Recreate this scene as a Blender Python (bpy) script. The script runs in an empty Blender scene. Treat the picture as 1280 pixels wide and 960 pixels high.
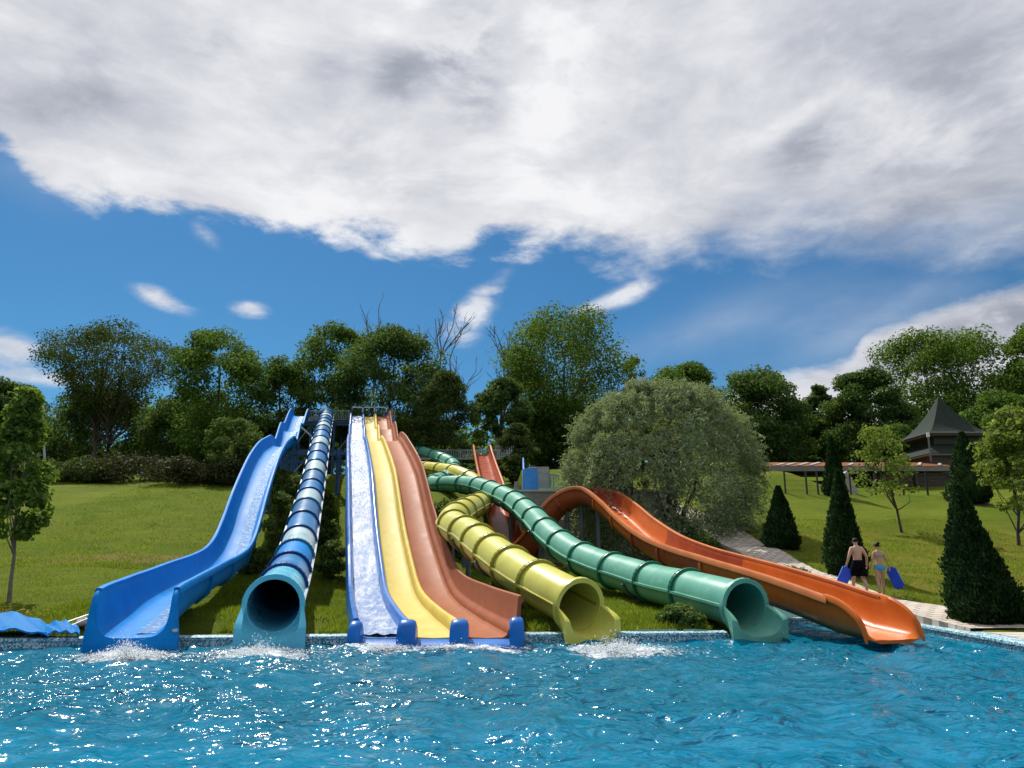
import bpy, bmesh, math, random
import numpy as np
from mathutils import Vector, Matrix

random.seed(7)
R = math.radians
scene = bpy.context.scene
COL = scene.collection

# ------------------------------------------------------------------ camera
PITCH = R(12.3)
CAM_H = 2.0
cam_data = bpy.data.cameras.new('camera')
cam = bpy.data.objects.new('camera', cam_data)
COL.objects.link(cam)
cam.location = (0, 0, CAM_H)
cam.rotation_euler = (R(90) + PITCH, 0, 0)
cam_data.sensor_width = 36.0
FPX = 961.0
cam_data.lens = 36.0 * FPX / 1280.0
cam_data.clip_end = 3000
cam_data.clip_start = 0.05
scene.camera = cam


def ray(px, py):
    u = (px - 640) / FPX
    v = (480 - py) / FPX
    return Vector((u, math.cos(PITCH) - v * math.sin(PITCH), math.sin(PITCH) + v * math.cos(PITCH)))


def W(px, py, D):
    """the point of the place that lies D metres ahead in the direction of a pixel of the photograph"""
    r = ray(px, py)
    r = r * (D / r.y)
    return Vector((r.x, D, CAM_H + r.z))


def AE(px, py):
    r = ray(px, py).normalized()
    return math.atan2(r.x, r.y), math.asin(r.z)


# ------------------------------------------------------------------ sun, sky, exposure
SUN_AZ = R(-27)      # left of straight ahead
SUN_EL = R(51)
sun_data = bpy.data.lights.new('sun', 'SUN')
sun_data.energy = 5.0
sun_data.angle = R(0.53)
sun_data.color = (1.0, 0.95, 0.87)
sun = bpy.data.objects.new('sun', sun_data)
COL.objects.link(sun)
sdir = Vector((math.sin(SUN_AZ) * math.cos(SUN_EL), math.cos(SUN_AZ) * math.cos(SUN_EL), math.sin(SUN_EL)))
sun.rotation_euler = sdir.to_track_quat('Z', 'Y').to_euler()
sun.location = sdir * 100

scene.view_settings.view_transform = 'Standard'
scene.view_settings.look = 'None'
scene.view_settings.exposure = 0.32
scene.view_settings.gamma = 1.0
scene.view_settings.use_curve_mapping = False
scene.cycles.max_bounces = 8
scene.cycles.transparent_max_bounces = 12
scene.cycles.caustics_reflective = False
scene.cycles.caustics_refractive = False


class NT:
    """small helper to wire node trees"""
    def __init__(s, tree):
        s.t = tree
        s.n = tree.nodes
        s.l = tree.links

    def new(s, kind, **kw):
        n = s.n.new(kind)
        for k, v in kw.items():
            setattr(n, k, v)
        return n

    def put(s, sock, v):
        if v is None:
            return
        if isinstance(v, bpy.types.NodeSocket):
            s.l.new(v, sock)
        else:
            if sock.type == 'RGBA' and not hasattr(v, '__len__'):
                v = (v, v, v, 1)
            elif sock.type == 'RGBA' and len(v) == 3:
                v = (*v, 1)
            sock.default_value = v

    def m(s, op, a, b=None, c=None, clamp=False):
        n = s.new('ShaderNodeMath', operation=op)
        n.use_clamp = clamp
        s.put(n.inputs[0], a)
        s.put(n.inputs[1], b)
        s.put(n.inputs[2], c)
        return n.outputs[0]

    def smooth(s, x, lo, hi):
        n = s.new('ShaderNodeMapRange')
        n.interpolation_type = 'SMOOTHSTEP'
        s.put(n.inputs['Value'], x)
        s.put(n.inputs['From Min'], lo)
        s.put(n.inputs['From Max'], hi)
        return n.outputs[0]

    def mix(s, f, a, b, blend='MIX'):
        n = s.new('ShaderNodeMix', data_type='RGBA', blend_type=blend)
        s.put(n.inputs[0], f)
        s.put(n.inputs[6], a)
        s.put(n.inputs[7], b)
        return n.outputs[2]

    def noise(s, vec, scale, detail=4, rough=0.55, dist=0.0):
        n = s.new('ShaderNodeTexNoise')
        if vec is not None:
            s.put(n.inputs['Vector'], vec)
        n.inputs['Scale'].default_value = scale
        n.inputs['Detail'].default_value = detail
        n.inputs['Roughness'].default_value = rough
        n.inputs['Distortion'].default_value = dist
        return n.outputs[0]

    def vscale(s, vec, xyz):
        n = s.new('ShaderNodeVectorMath', operation='MULTIPLY')
        s.put(n.inputs[0], vec)
        n.inputs[1].default_value = xyz
        return n.outputs[0]

    def curve(s, x, pts):
        n = s.new('ShaderNodeFloatCurve')
        c = n.mapping.curves[0]
        c.points[0].location = pts[0]
        c.points[1].location = pts[-1]
        for p in pts[1:-1]:
            c.points.new(*p)
        n.mapping.update()
        s.put(n.inputs['Value'], x)
        return n.outputs[0]

    def bump(s, h, strength=0.3, dist=0.02):
        n = s.new('ShaderNodeBump')
        n.inputs['Strength'].default_value = strength
        n.inputs['Distance'].default_value = dist
        s.put(n.inputs['Height'], h)
        return n.outputs[0]


world = bpy.data.worlds.new('World')
scene.world = world
world.use_nodes = True
wt = NT(world.node_tree)
wt.n.clear()
w_out = wt.new('ShaderNodeOutputWorld')
w_bg = wt.new('ShaderNodeBackground')
w_bg.inputs['Strength'].default_value = 0.1
wt.l.new(w_bg.outputs[0], w_out.inputs[0])
sky = wt.new('ShaderNodeTexSky', sky_type='NISHITA')
sky.sun_disc = False
sky.sun_elevation = SUN_EL
sky.sun_rotation = SUN_AZ
sky.air_density = 1.0
sky.dust_density = 0.3
sky.ozone_density = 3.0
tc = wt.new('ShaderNodeTexCoord')
nv = wt.new('ShaderNodeVectorMath', operation='NORMALIZE')
wt.l.new(tc.outputs['Generated'], nv.inputs[0])
sep = wt.new('ShaderNodeSeparateXYZ')
wt.l.new(nv.outputs[0], sep.inputs[0])
dx, dy, dz = sep.outputs
az = wt.m('ARCTAN2', dx, dy)
el = wt.m('ARCSINE', dz)
dirv = nv.outputs[0]
flatv = wt.vscale(dirv, (1, 1, 2.2))
n1 = wt.noise(flatv, 5.0, 9, 0.58, 0.25)
n2 = wt.noise(flatv, 2.3, 6, 0.55, 0.3)
n3 = wt.noise(flatv, 13.0, 8, 0.62, 0.3)
warp = wt.new('ShaderNodeTexNoise')
wt.l.new(flatv, warp.inputs['Vector'])
warp.inputs['Scale'].default_value = 3.0
warp.inputs['Detail'].default_value = 3
wv_ = wt.new('ShaderNodeVectorMath', operation='MULTIPLY_ADD')
wt.l.new(warp.outputs['Color'], wv_.inputs[0])
wv_.inputs[1].default_value = (0.22, 0.22, 0.22)
wt.l.new(flatv, wv_.inputs[2])
fl2 = wv_.outputs[0]
off_ = wt.new('ShaderNodeVectorMath', operation='ADD')
wt.l.new(fl2, off_.inputs[0])
off_.inputs[1].default_value = (-0.018, 0.02, 0.055)
n4 = wt.noise(fl2, 6.5, 10, 0.60)
n4b = wt.noise(off_.outputs[0], 6.5, 10, 0.60)
relief = wt.m('SUBTRACT', n4, n4b)          # parts that face the sun are lit, parts behind thicker cloud are grey
n4c = wt.m('SUBTRACT', n4, 0.5)
n1c = wt.m('SUBTRACT', n1, 0.5)
n2c = wt.m('SUBTRACT', n2, 0.5)
n3c = wt.m('SUBTRACT', n3, 0.5)
AMAX = 0.72
t_az = wt.m('MULTIPLY_ADD', az, 0.5 / AMAX, 0.5, clamp=True)


def curve_pts(pxs):
    out = []
    for px, py in pxs:
        a, e = AE(px, py)
        out.append((0.5 + 0.5 * a / AMAX, e / 0.8))
    return out


lower = curve_pts([(-20, 170), (0, 180), (40, 232), (150, 262), (250, 272), (350, 286), (420, 296), (500, 306), (560, 314),
                   (612, 292), (680, 304), (735, 318), (780, 336), (815, 352), (850, 352), (885, 346), (930, 346), (1000, 342), (1060, 344),
                   (1120, 362), (1200, 362), (1300, 345)])
eb = wt.m('MULTIPLY', wt.curve(t_az, lower), 0.8)
above = wt.m('SUBTRACT', el, eb)
above = wt.m('MULTIPLY_ADD', n1c, 0.075, above)
above = wt.m('MULTIPLY_ADD', n3c, 0.05, above)
above = wt.m('MULTIPLY_ADD', n4c, 0.13, above)
soft = wt.m('MULTIPLY_ADD', wt.smooth(az, -0.02, 0.5), 0.10, 0.034)
d_main = wt.smooth(wt.m('DIVIDE', wt.m('ADD', above, 0.008), soft), 0.0, 1.0)
# second bank of cloud low on the right
upper2 = curve_pts([(-20, 620), (700, 620), (880, 520), (940, 470), (1000, 452), (1060, 438), (1085, 405), (1150, 386), (1220, 362), (1300, 340)])
upper2 = [(t, max(0.0, e)) for t, e in upper2]
eb2 = wt.m('MULTIPLY', wt.curve(t_az, upper2), 0.8)
below = wt.m('SUBTRACT', eb2, el)
below = wt.m('MULTIPLY_ADD', n1c, 0.03, below)
below = wt.m('MULTIPLY_ADD', n3c, 0.03, below)
d_low = wt.smooth(below, 0.0, 0.022)
d_low = wt.m('MULTIPLY', d_low, wt.smooth(el, 0.0, 0.06))


def blob(px, py, rx, ry, tilt=0.0):
    a0, e0 = AE(px, py)
    ra, re = rx / FPX, ry / FPX
    da = wt.m('SUBTRACT', az, a0)
    de = wt.m('SUBTRACT', el, e0)
    if tilt:
        c, s_ = math.cos(tilt), math.sin(tilt)
        da2 = wt.m('ADD', wt.m('MULTIPLY', da, c), wt.m('MULTIPLY', de, s_))
        de2 = wt.m('SUBTRACT', wt.m('MULTIPLY', de, c), wt.m('MULTIPLY', da, s_))
        da, de = da2, de2
    d2 = wt.m('ADD', wt.m('POWER', wt.m('ABSOLUTE', wt.m('DIVIDE', da, ra)), 2.0),
              wt.m('POWER', wt.m('ABSOLUTE', wt.m('DIVIDE', de, re)), 2.0))
    return wt.m('POWER', 2.718, wt.m('MULTIPLY', d2, -1.0))


def total(items):
    acc = None
    for it, w in items:
        x = wt.m('MULTIPLY', it, w)
        acc = x if acc is None else wt.m('ADD', acc, x)
    return acc


puffs = total([(blob(205, 375, 34, 11, -0.25), 1.0), (blob(312, 387, 24, 10), 1.1), (blob(258, 296, 26, 12, -0.6), 0.62),
               (blob(600, 380, 46, 17, 0.75), 0.85), (blob(585, 412, 40, 30, 0.8), 0.55), (blob(0, 432, 46, 18, -0.2), 0.85),
               (blob(470, 318, 18, 8), 0.5), (blob(795, 362, 74, 15, 0.40), 0.62), (blob(745, 383, 40, 8, 0.3), 0.5), (blob(20, 470, 90, 10), 0.5)])
brk = wt.m('ADD', wt.m('MULTIPLY', n4c, 3.4), wt.m('MULTIPLY', n3c, 2.2))
puffs = wt.m('MULTIPLY', puffs, wt.m('ADD', 0.85, brk, clamp=False))
d_puff = wt.m('MULTIPLY', wt.smooth(puffs, 0.12, 0.95), 0.85)
veil = wt.m('MULTIPLY', total([(blob(1180, 400, 170, 60), 0.55), (blob(850, 420, 110, 22, 0.3), 0.25), (blob(60, 215, 60, 30), 0.3)]),
            wt.smooth(n2, 0.25, 0.7))
dens = wt.m('MAXIMUM', d_main, wt.m('MAXIMUM', wt.m('MAXIMUM', d_low, d_puff), veil))

# light and grey in the cloud deck
grey = total([(blob(590, 60, 85, 50, 0.3), 0.95), (blob(495, 90, 42, 34, 0.5), 0.75), (blob(408, 85, 48, 44), 0.6), (blob(600, 140, 40, 26), 0.6),
              (blob(265, 45, 46, 26), 0.55), (blob(70, 110, 190, 90), 0.35), (blob(1000, 180, 45, 32, 0.3), 0.5), (blob(940, 265, 90, 26), 0.45),
              (blob(1200, 190, 170, 150), 0.6), (blob(1000, 60, 200, 70), 0.28), (blob(560, 265, 75, 60, -0.7), 0.3), (blob(1210, 420, 130, 30, 0.3), 0.8),
              (blob(820, 150, 90, 60), 0.15)])
bright = total([(blob(640, 20, 60, 70), 0.5), (blob(690, 130, 40, 120, -0.4), 0.45), (blob(330, 40, 80, 50), 0.35), (blob(460, 240, 130, 60), 0.25),
                (blob(1005, 140, 75, 14, 0.35), 0.5), (blob(120, 215, 80, 26, -0.2), 0.3), (blob(720, 270, 90, 40), 0.25), (blob(1120, 385, 120, 10, 0.45), 0.4),
                (blob(500, 20, 60, 30), 0.5)])
grey = wt.m('MULTIPLY', grey, wt.m('MULTIPLY', wt.smooth(n4, 0.34, 0.56), 1.4))
bright = wt.m('MULTIPLY', bright, wt.m('MULTIPLY_ADD', wt.smooth(n4, 0.40, 0.62), 1.1, 0.35))
shade = wt.m('ADD', wt.m('SUBTRACT', bright, grey), wt.m('MULTIPLY', n1c, 0.95))
shade = wt.m('ADD', shade, wt.m('MULTIPLY', n2c, 0.6))
shade = wt.m('ADD', shade, wt.m('MULTIPLY', n3c, 0.5))
shade = wt.m('ADD', shade, wt.m('MULTIPLY', relief, 1.45))
ramp = wt.new('ShaderNodeValToRGB')
ramp.color_ramp.interpolation = 'B_SPLINE'
els = ramp.color_ramp.elements
els[0].position = 0.0
els[0].color = (0.26, 0.29, 0.35, 1)
els[1].position = 1.0
els[1].color = (0.98, 0.98, 0.99, 1)
for p, c in ((0.3, (0.44, 0.47, 0.54)), (0.52, (0.61, 0.63, 0.69)), (0.75, (0.79, 0.80, 0.83))):
    e_ = els.new(p)
    e_.color = (*c, 1)
wt.l.new(wt.m('MULTIPLY_ADD', shade, 0.54, 0.745, clamp=True), ramp.inputs[0])
skyc = wt.mix(1.0, sky.outputs[0], (0.22, 0.485, 0.63), 'MULTIPLY')
cloudc = wt.vscale(ramp.outputs[0], (7.7, 7.7, 7.8))
final = wt.mix(dens, skyc, cloudc)
wt.l.new(final, w_bg.inputs['Color'])

# ------------------------------------------------------------------ materials
MATS = {}


def new_mat(name):
    m = bpy.data.materials.new(name)
    m.use_nodes = True
    t = NT(m.node_tree)
    t.n.clear()
    out = t.new('ShaderNodeOutputMaterial')
    MATS[name] = m
    return m, t, out


def pbr(name, col, rough=0.5, col2=None, scale=3.0, bump=0.0, bscale=40.0, spec=0.5, wear=None, wear_amt=0.0, metallic=0.0, coat=0.0, dirt=0.0):
    m, t, out = new_mat(name)
    b = t.new('ShaderNodeBsdfPrincipled')
    co = t.new('ShaderNodeTexCoord').outputs['Object']
    c2 = col2 if col2 else tuple(x * 0.78 for x in col)
    n = t.noise(co, scale, 6, 0.6)
    c = t.mix(t.smooth(n, 0.3, 0.7), c2, col)
    if wear:
        nw = t.noise(co, scale * 2.3, 8, 0.7, 0.6)
        c = t.mix(t.m('MULTIPLY', t.smooth(nw, 0.5, 0.75), wear_amt), c, wear)
    if dirt:
        nd = t.noise(t.vscale(co, (3.0, 0.9, 1.4)), 1.9, 9, 0.75, 0.8)
        c = t.mix(t.m('MULTIPLY', t.smooth(nd, 0.52, 0.78), dirt), c, tuple(x * 0.5 + 0.02 for x in col))
    t.put(b.inputs['Base Color'], c)
    t.put(b.inputs['Roughness'], t.m('MULTIPLY_ADD', n, 0.25, rough - 0.12, clamp=True))
    b.inputs['Specular IOR Level'].default_value = spec
    b.inputs['Metallic'].default_value = metallic
    b.inputs['Coat Weight'].default_value = coat
    if bump:
        t.put(b.inputs['Normal'], t.bump(t.noise(co, bscale, 5, 0.6), bump, 0.02))
    t.l.new(b.outputs[0], out.inputs[0])
    return m


def leaf_mat(name, c1, c2, c3=None, transl=0.35, rough=0.65):
    c1, c2, c3 = [tuple(x * 1.25 for x in q) if q else None for q in (c1, c2, c3)]
    m, t, out = new_mat(name)
    g = t.new('ShaderNodeNewGeometry')
    rnd = g.outputs['Random Per Island']
    c = t.mix(rnd, c1, c2)
    if c3:
        c = t.mix(t.smooth(rnd, 0.86, 1.0), c, c3)
    pos = t.new('ShaderNodeTexCoord').outputs['Object']
    c = t.mix(t.m('MULTIPLY', t.smooth(t.noise(pos, 0.45, 3), 0.35, 0.65), 0.45), c, tuple(x * 0.6 for x in c1))
    b = t.new('ShaderNodeBsdfPrincipled')
    t.put(b.inputs['Base Color'], c)
    b.inputs['Roughness'].default_value = rough
    b.inputs['Specular IOR Level'].default_value = 0.03
    tr = t.new('ShaderNodeBsdfTranslucent')
    t.put(tr.inputs[0], t.mix(1.0, c, (1.5, 1.35, 0.6), 'MULTIPLY'))
    mx = t.new('ShaderNodeMixShader')
    mx.inputs[0].default_value = transl
    t.l.new(b.outputs[0], mx.inputs[1])
    t.l.new(tr.outputs[0], mx.inputs[2])
    t.l.new(mx.outputs[0], out.inputs[0])
    return m


# fibreglass: colour of the gel coat, faded and scuffed with use
fg = dict(spec=0.22, dirt=0.35, scale=1.3, bump=0.03, bscale=3.0)
fgl = dict(fg, spec=0.05)
fgm = dict(fg, spec=0.10)
M_BLUE = pbr('fibreglass_blue', (0.006, 0.20, 0.56), 0.52, (0.004, 0.150, 0.46), wear=(0.02, 0.26, 0.60), wear_amt=0.3, **fgl)
M_BLUE_DEEP = pbr('fibreglass_deep_blue', (0.008, 0.085, 0.40), 0.3, (0.006, 0.06, 0.31), wear=(0.03, 0.17, 0.5), wear_amt=0.3, **fg)
M_BLUE_MID = pbr('fibreglass_mid_blue', (0.022, 0.19, 0.43), 0.3, (0.018, 0.15, 0.36), wear=(0.05, 0.26, 0.48), wear_amt=0.3, **fg)
M_BLUE_SLATE = pbr('fibreglass_slate_blue', (0.04, 0.15, 0.33), 0.3, (0.03, 0.12, 0.27), wear=(0.14, 0.24, 0.42), wear_amt=0.4, **fg)
M_AQUA = pbr('fibreglass_aqua', (0.10, 0.44, 0.60), 0.27, (0.08, 0.37, 0.53), wear=(0.2, 0.5, 0.62), wear_amt=0.3, **fg)
M_PALE = pbr('fibreglass_pale_grey_blue', (0.36, 0.50, 0.55), 0.3, (0.28, 0.42, 0.48), wear=(0.45, 0.56, 0.58), wear_amt=0.5, **fg)
M_NAVY = pbr('flange_navy', (0.008, 0.04, 0.20), 0.35, **fg)
M_TEAL = pbr('flange_teal', (0.02, 0.16, 0.27), 0.35, **fg)
M_SEAM = pbr('seam_pale', (0.30, 0.38, 0.43), 0.4, **fg)
M_YEL = pbr('fibreglass_yellow', (0.51, 0.50, 0.095), 0.32, (0.46, 0.44, 0.08), wear=(0.54, 0.52, 0.22), wear_amt=0.35, **fg)
M_YEL_D = pbr('fibreglass_yellow_flange', (0.30, 0.28, 0.03), 0.4, **fg)
M_GRN = pbr('fibreglass_green', (0.125, 0.36, 0.275), 0.32, (0.10, 0.31, 0.235), wear=(0.27, 0.47, 0.39), wear_amt=0.5, **fg)
M_GRN_D = pbr('fibreglass_green_flange', (0.015, 0.17, 0.10), 0.4, **fg)
M_ORG = pbr('fibreglass_orange', (0.50, 0.120, 0.022), 0.3, (0.43, 0.100, 0.018), wear=(0.54, 0.18, 0.06), wear_amt=0.3, **fgm)
M_ORG_R = pbr('fibreglass_faded_red', (0.34, 0.070, 0.028), 0.3, (0.27, 0.055, 0.022), wear=(0.42, 0.13, 0.06), wear_amt=0.4, **fgm)
M_ORG_D = pbr('fibreglass_rim_orange', (0.48, 0.15, 0.045), 0.4, (0.42, 0.12, 0.035), **fg)
M_LYEL = pbr('lane_yellow', (0.54, 0.44, 0.14), 0.52, (0.50, 0.395, 0.10), wear=(0.57, 0.50, 0.27), wear_amt=0.5, **fgl)
M_LYEL_D = pbr('divider_yellow', (0.57, 0.44, 0.10), 0.52, (0.50, 0.38, 0.075), wear=(0.78, 0.62, 0.28), wear_amt=0.4, **fgl)
M_LRED = pbr('lane_red', (0.315, 0.115, 0.055), 0.52, (0.27, 0.095, 0.045), wear=(0.35, 0.155, 0.09), wear_amt=0.5, **fgl)
M_LRED_D = pbr('wall_red', (0.28, 0.092, 0.045), 0.52, (0.235, 0.075, 0.037), wear=(0.43, 0.18, 0.11), wear_amt=0.4, **fgl)
M_LWHITE = pbr('lane_white_blue', (0.30, 0.45, 0.72), 0.25, (0.24, 0.38, 0.66), wear=(0.5, 0.6, 0.75), wear_amt=0.6, **fgl)
M_LIP = pbr('end_block_blue', (0.006, 0.13, 0.46), 0.3, (0.005, 0.10, 0.38), **fg)
M_STEEL = pbr('steel_post_grey', (0.12, 0.13, 0.15), 0.5, (0.08, 0.085, 0.10), scale=2, wear=(0.2, 0.12, 0.08), wear_amt=0.3)
M_STEELB = pbr('steel_post_blue', (0.03, 0.10, 0.26), 0.45, (0.02, 0.07, 0.19), scale=2)
M_WHITE = pbr('painted_white', (0.72, 0.74, 0.76), 0.4, (0.6, 0.62, 0.64))
M_RAILB = pbr('painted_light_blue', (0.10, 0.33, 0.60), 0.4, (0.08, 0.27, 0.52))
M_RAILP = pbr('painted_pale_blue', (0.20, 0.33, 0.42), 0.5, (0.15, 0.27, 0.36))
M_PANELB = pbr('panel_bright_blue', (0.03, 0.26, 0.75), 0.4, (0.025, 0.21, 0.66))
M_RAILG = pbr('painted_grey_rail', (0.35, 0.40, 0.43), 0.45)
M_CONC = pbr('concrete', (0.36, 0.34, 0.31), 0.85, (0.24, 0.23, 0.21), scale=0.9, bump=0.3, bscale=14, wear=(0.15, 0.145, 0.13), wear_amt=0.7)
M_COPING = pbr('coping_stone', (0.50, 0.47, 0.42), 0.8, (0.40, 0.37, 0.33), scale=2.5, bump=0.3, bscale=30)
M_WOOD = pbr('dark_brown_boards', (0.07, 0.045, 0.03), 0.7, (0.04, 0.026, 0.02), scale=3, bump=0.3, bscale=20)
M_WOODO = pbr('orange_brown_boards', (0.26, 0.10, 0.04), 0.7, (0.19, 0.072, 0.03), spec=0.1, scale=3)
M_ROOFG = pbr('green_grey_shingle', (0.030, 0.042, 0.035), 0.85, (0.022, 0.031, 0.027), spec=0.1, scale=4, bump=0.4, bscale=18)
M_FASCIA = pbr('grey_fascia', (0.20, 0.185, 0.17), 0.7, (0.15, 0.14, 0.13), scale=2)
M_FASCIA_P = pbr('weathered_white_strip', (0.42, 0.40, 0.38), 0.8, (0.33, 0.31, 0.30), spec=0.1)
M_BLACK = pbr('black_metal_and_shade', (0.015, 0.016, 0.018), 0.5)
M_SOIL = pbr('bare_soil', (0.075, 0.055, 0.038), 0.95, (0.045, 0.034, 0.025), scale=5, bump=0.6, bscale=22, spec=0.05)
M_BARK = pbr('bark', (0.075, 0.058, 0.045), 0.9, (0.045, 0.035, 0.028), scale=6, bump=0.6, bscale=20)
M_BARKG = pbr('bark_grey', (0.17, 0.15, 0.13), 0.9, (0.11, 0.095, 0.085), scale=6, bump=0.5, bscale=20)
M_MAT = pbr('foam_mat_blue', (0.010, 0.075, 0.62), 0.45, (0.008, 0.06, 0.52))
M_TARP = pbr('tarp_blue', (0.008, 0.17, 0.46), 0.6, (0.006, 0.13, 0.38), spec=0.04, scale=2.5, bump=0.4, bscale=6)
M_SKIN = pbr('skin', (0.52, 0.31, 0.23), 0.5, (0.46, 0.26, 0.19), scale=8)
M_SKIN2 = pbr('skin_tanned', (0.46, 0.26, 0.17), 0.5, (0.40, 0.22, 0.14), scale=8)
M_HAIR = pbr('dark_hair', (0.010, 0.008, 0.007), 0.6, spec=0.15, bump=0.5, bscale=60)
M_SHORTS = pbr('black_navy_cloth', (0.006, 0.006, 0.010), 0.95, (0.004, 0.004, 0.007), spec=0.05, scale=8, bump=0.2, bscale=25)
M_BIKINI = pbr('turquoise_cloth', (0.015, 0.30, 0.62), 0.6, (0.012, 0.24, 0.52), scale=20)
M_SIGNGREY = pbr('badge_grey', (0.33, 0.36, 0.38), 0.4)
M_SIGNRED = pbr('badge_red', (0.5, 0.12, 0.12), 0.4)

L_DARK = leaf_mat('leaf_dark', (0.042, 0.082, 0.027), (0.082, 0.142, 0.045), (0.13, 0.19, 0.066), 0.42)
L_MID = leaf_mat('leaf_mid', (0.045, 0.095, 0.020), (0.088, 0.155, 0.034), (0.13, 0.20, 0.055), 0.38)
L_BRIGHT = leaf_mat('leaf_bright', (0.05, 0.10, 0.018), (0.10, 0.165, 0.032), (0.15, 0.21, 0.06), 0.35)
L_OLIVE = leaf_mat('leaf_olive', (0.035, 0.060, 0.018), (0.07, 0.105, 0.03), (0.11, 0.14, 0.05), 0.28)
L_WILLOW = leaf_mat('leaf_willow', (0.145, 0.20, 0.12), (0.235, 0.295, 0.19), (0.36, 0.41, 0.29), 0.26)
L_THUJA = leaf_mat('leaf_thuja', (0.012, 0.030, 0.010), (0.026, 0.055, 0.018), (0.045, 0.08, 0.025), 0.12)
L_MAPLE = leaf_mat('leaf_maple', (0.05, 0.10, 0.02), (0.11, 0.18, 0.038), (0.24, 0.29, 0.07), 0.42)
L_SAPL = leaf_mat('leaf_sapling', (0.075, 0.125, 0.025), (0.16, 0.22, 0.06), (0.26, 0.31, 0.11), 0.4)
L_SHRUB = leaf_mat('leaf_shrub', (0.048, 0.092, 0.024), (0.11, 0.165, 0.048), (0.21, 0.25, 0.11), 0.28)
L_BRUSH = leaf_mat('brush_brown', (0.030, 0.038, 0.016), (0.055, 0.052, 0.026), (0.06, 0.085, 0.03), 0.15)
L_GRASS = leaf_mat('grass_blade', (0.082, 0.140, 0.016), (0.150, 0.210, 0.026), (0.25, 0.26, 0.06), 0.40)


def grass_ground():
    m, t, out = new_mat('lawn_ground')
    b = t.new('ShaderNodeBsdfPrincipled')
    co = t.new('ShaderNodeTexCoord').outputs['Object']
    big = t.noise(co, 0.16, 5, 0.6, 0.4)
    mid = t.noise(t.vscale(co, (1, 0.6, 1)), 1.1, 6, 0.65, 0.5)
    fine = t.noise(co, 9.0, 6, 0.7)
    rows_ = t.noise(t.vscale(co, (0.30, 1.5, 1)), 1.2, 6, 0.65, 0.6)
    c = t.mix(t.smooth(big, 0.35, 0.65), (0.102, 0.156, 0.015), (0.165, 0.208, 0.022))
    c = t.mix(t.m('MULTIPLY', t.smooth(mid, 0.45, 0.75), 0.6), c, (0.165, 0.160, 0.030))
    c = t.mix(t.m('MULTIPLY', t.smooth(fine, 0.4, 0.75), 0.55), c, (0.068, 0.108, 0.011))
    c = t.mix(t.m('MULTIPLY', t.smooth(rows_, 0.48, 0.72), 0.55), c, (0.064, 0.104, 0.012))
    c = t.mix(t.m('MULTIPLY', t.m('SUBTRACT', 1.0, t.smooth(rows_, 0.28, 0.45)), 0.4), c, (0.185, 0.185, 0.040))
    # worn earth across the left lawn, and dry yellow turf on the right one
    s = t.new('ShaderNodeSeparateXYZ')
    t.l.new(co, s.inputs[0])
    line = t.m('ABSOLUTE', t.m('SUBTRACT', s.outputs[1], t.m('MULTIPLY_ADD', mid, 3.0, t.m('MULTIPLY_ADD', s.outputs[0], 0.15, 33.2))))
    band = t.m('SUBTRACT', 1.0, t.smooth(line, 0.3, 1.9))
    band = t.m('MULTIPLY', band, t.m('MULTIPLY', t.smooth(s.outputs[0], -20.5, -17), t.m('SUBTRACT', 1.0, t.smooth(s.outputs[0], -13.5, -11.5))))
    c = t.mix(t.m('MULTIPLY', band, 0.85), c, (0.22, 0.16, 0.065))
    dry = t.m('MULTIPLY', t.smooth(s.outputs[0], 11, 14), t.m('MULTIPLY', t.smooth(s.outputs[1], 20, 25), t.m('SUBTRACT', 1.0, t.smooth(s.outputs[1], 36, 42))))
    c = t.mix(t.m('MULTIPLY', dry, t.smooth(mid, 0.3, 0.7)), c, (0.215, 0.190, 0.035))
    t.put(b.inputs['Base Color'], c)
    b.inputs['Roughness'].default_value = 0.9
    b.inputs['Specular IOR Level'].default_value = 0.03
    h = t.m('ADD', t.m('MULTIPLY', fine, 0.6), t.noise(co, 32, 4, 0.7))
    t.put(b.inputs['Normal'], t.bump(h, 0.9, 0.12))
    t.l.new(b.outputs[0], out.inputs[0])
    return m


M_LAWN = grass_ground()


def mosaic():
    m, t, out = new_mat('mosaic_tiles')
    b = t.new('ShaderNodeBsdfPrincipled')
    co = t.new('ShaderNodeTexCoord').outputs['Object']
    sn = t.new('ShaderNodeVectorMath', operation='SNAP')
    t.l.new(co, sn.inputs[0])
    sn.inputs[1].default_value = (0.03, 0.03, 0.03)
    wn = t.new('ShaderNodeTexWhiteNoise')
    t.l.new(sn.outputs[0], wn.inputs[0])
    r = t.new('ShaderNodeValToRGB')
    r.color_ramp.interpolation = 'CONSTANT'
    e = r.color_ramp.elements
    e[0].color = (0.09, 0.24, 0.30, 1)
    e[1].position = 0.3
    e[1].color = (0.26, 0.44, 0.50, 1)
    for p, cc in ((0.55, (0.45, 0.60, 0.66)), (0.75, (0.05, 0.14, 0.22)), (0.88, (0.60, 0.68, 0.70))):
        x = e.new(p)
        x.color = (*cc, 1)
    t.l.new(wn.outputs[0], r.inputs[0])
    t.put(b.inputs['Base Color'], r.outputs[0])
    b.inputs['Roughness'].default_value = 0.55
    b.inputs['Specular IOR Level'].default_value = 0.2
    t.l.new(b.outputs[0], out.inputs[0])
    return m


M_MOSAIC = mosaic()


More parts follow.
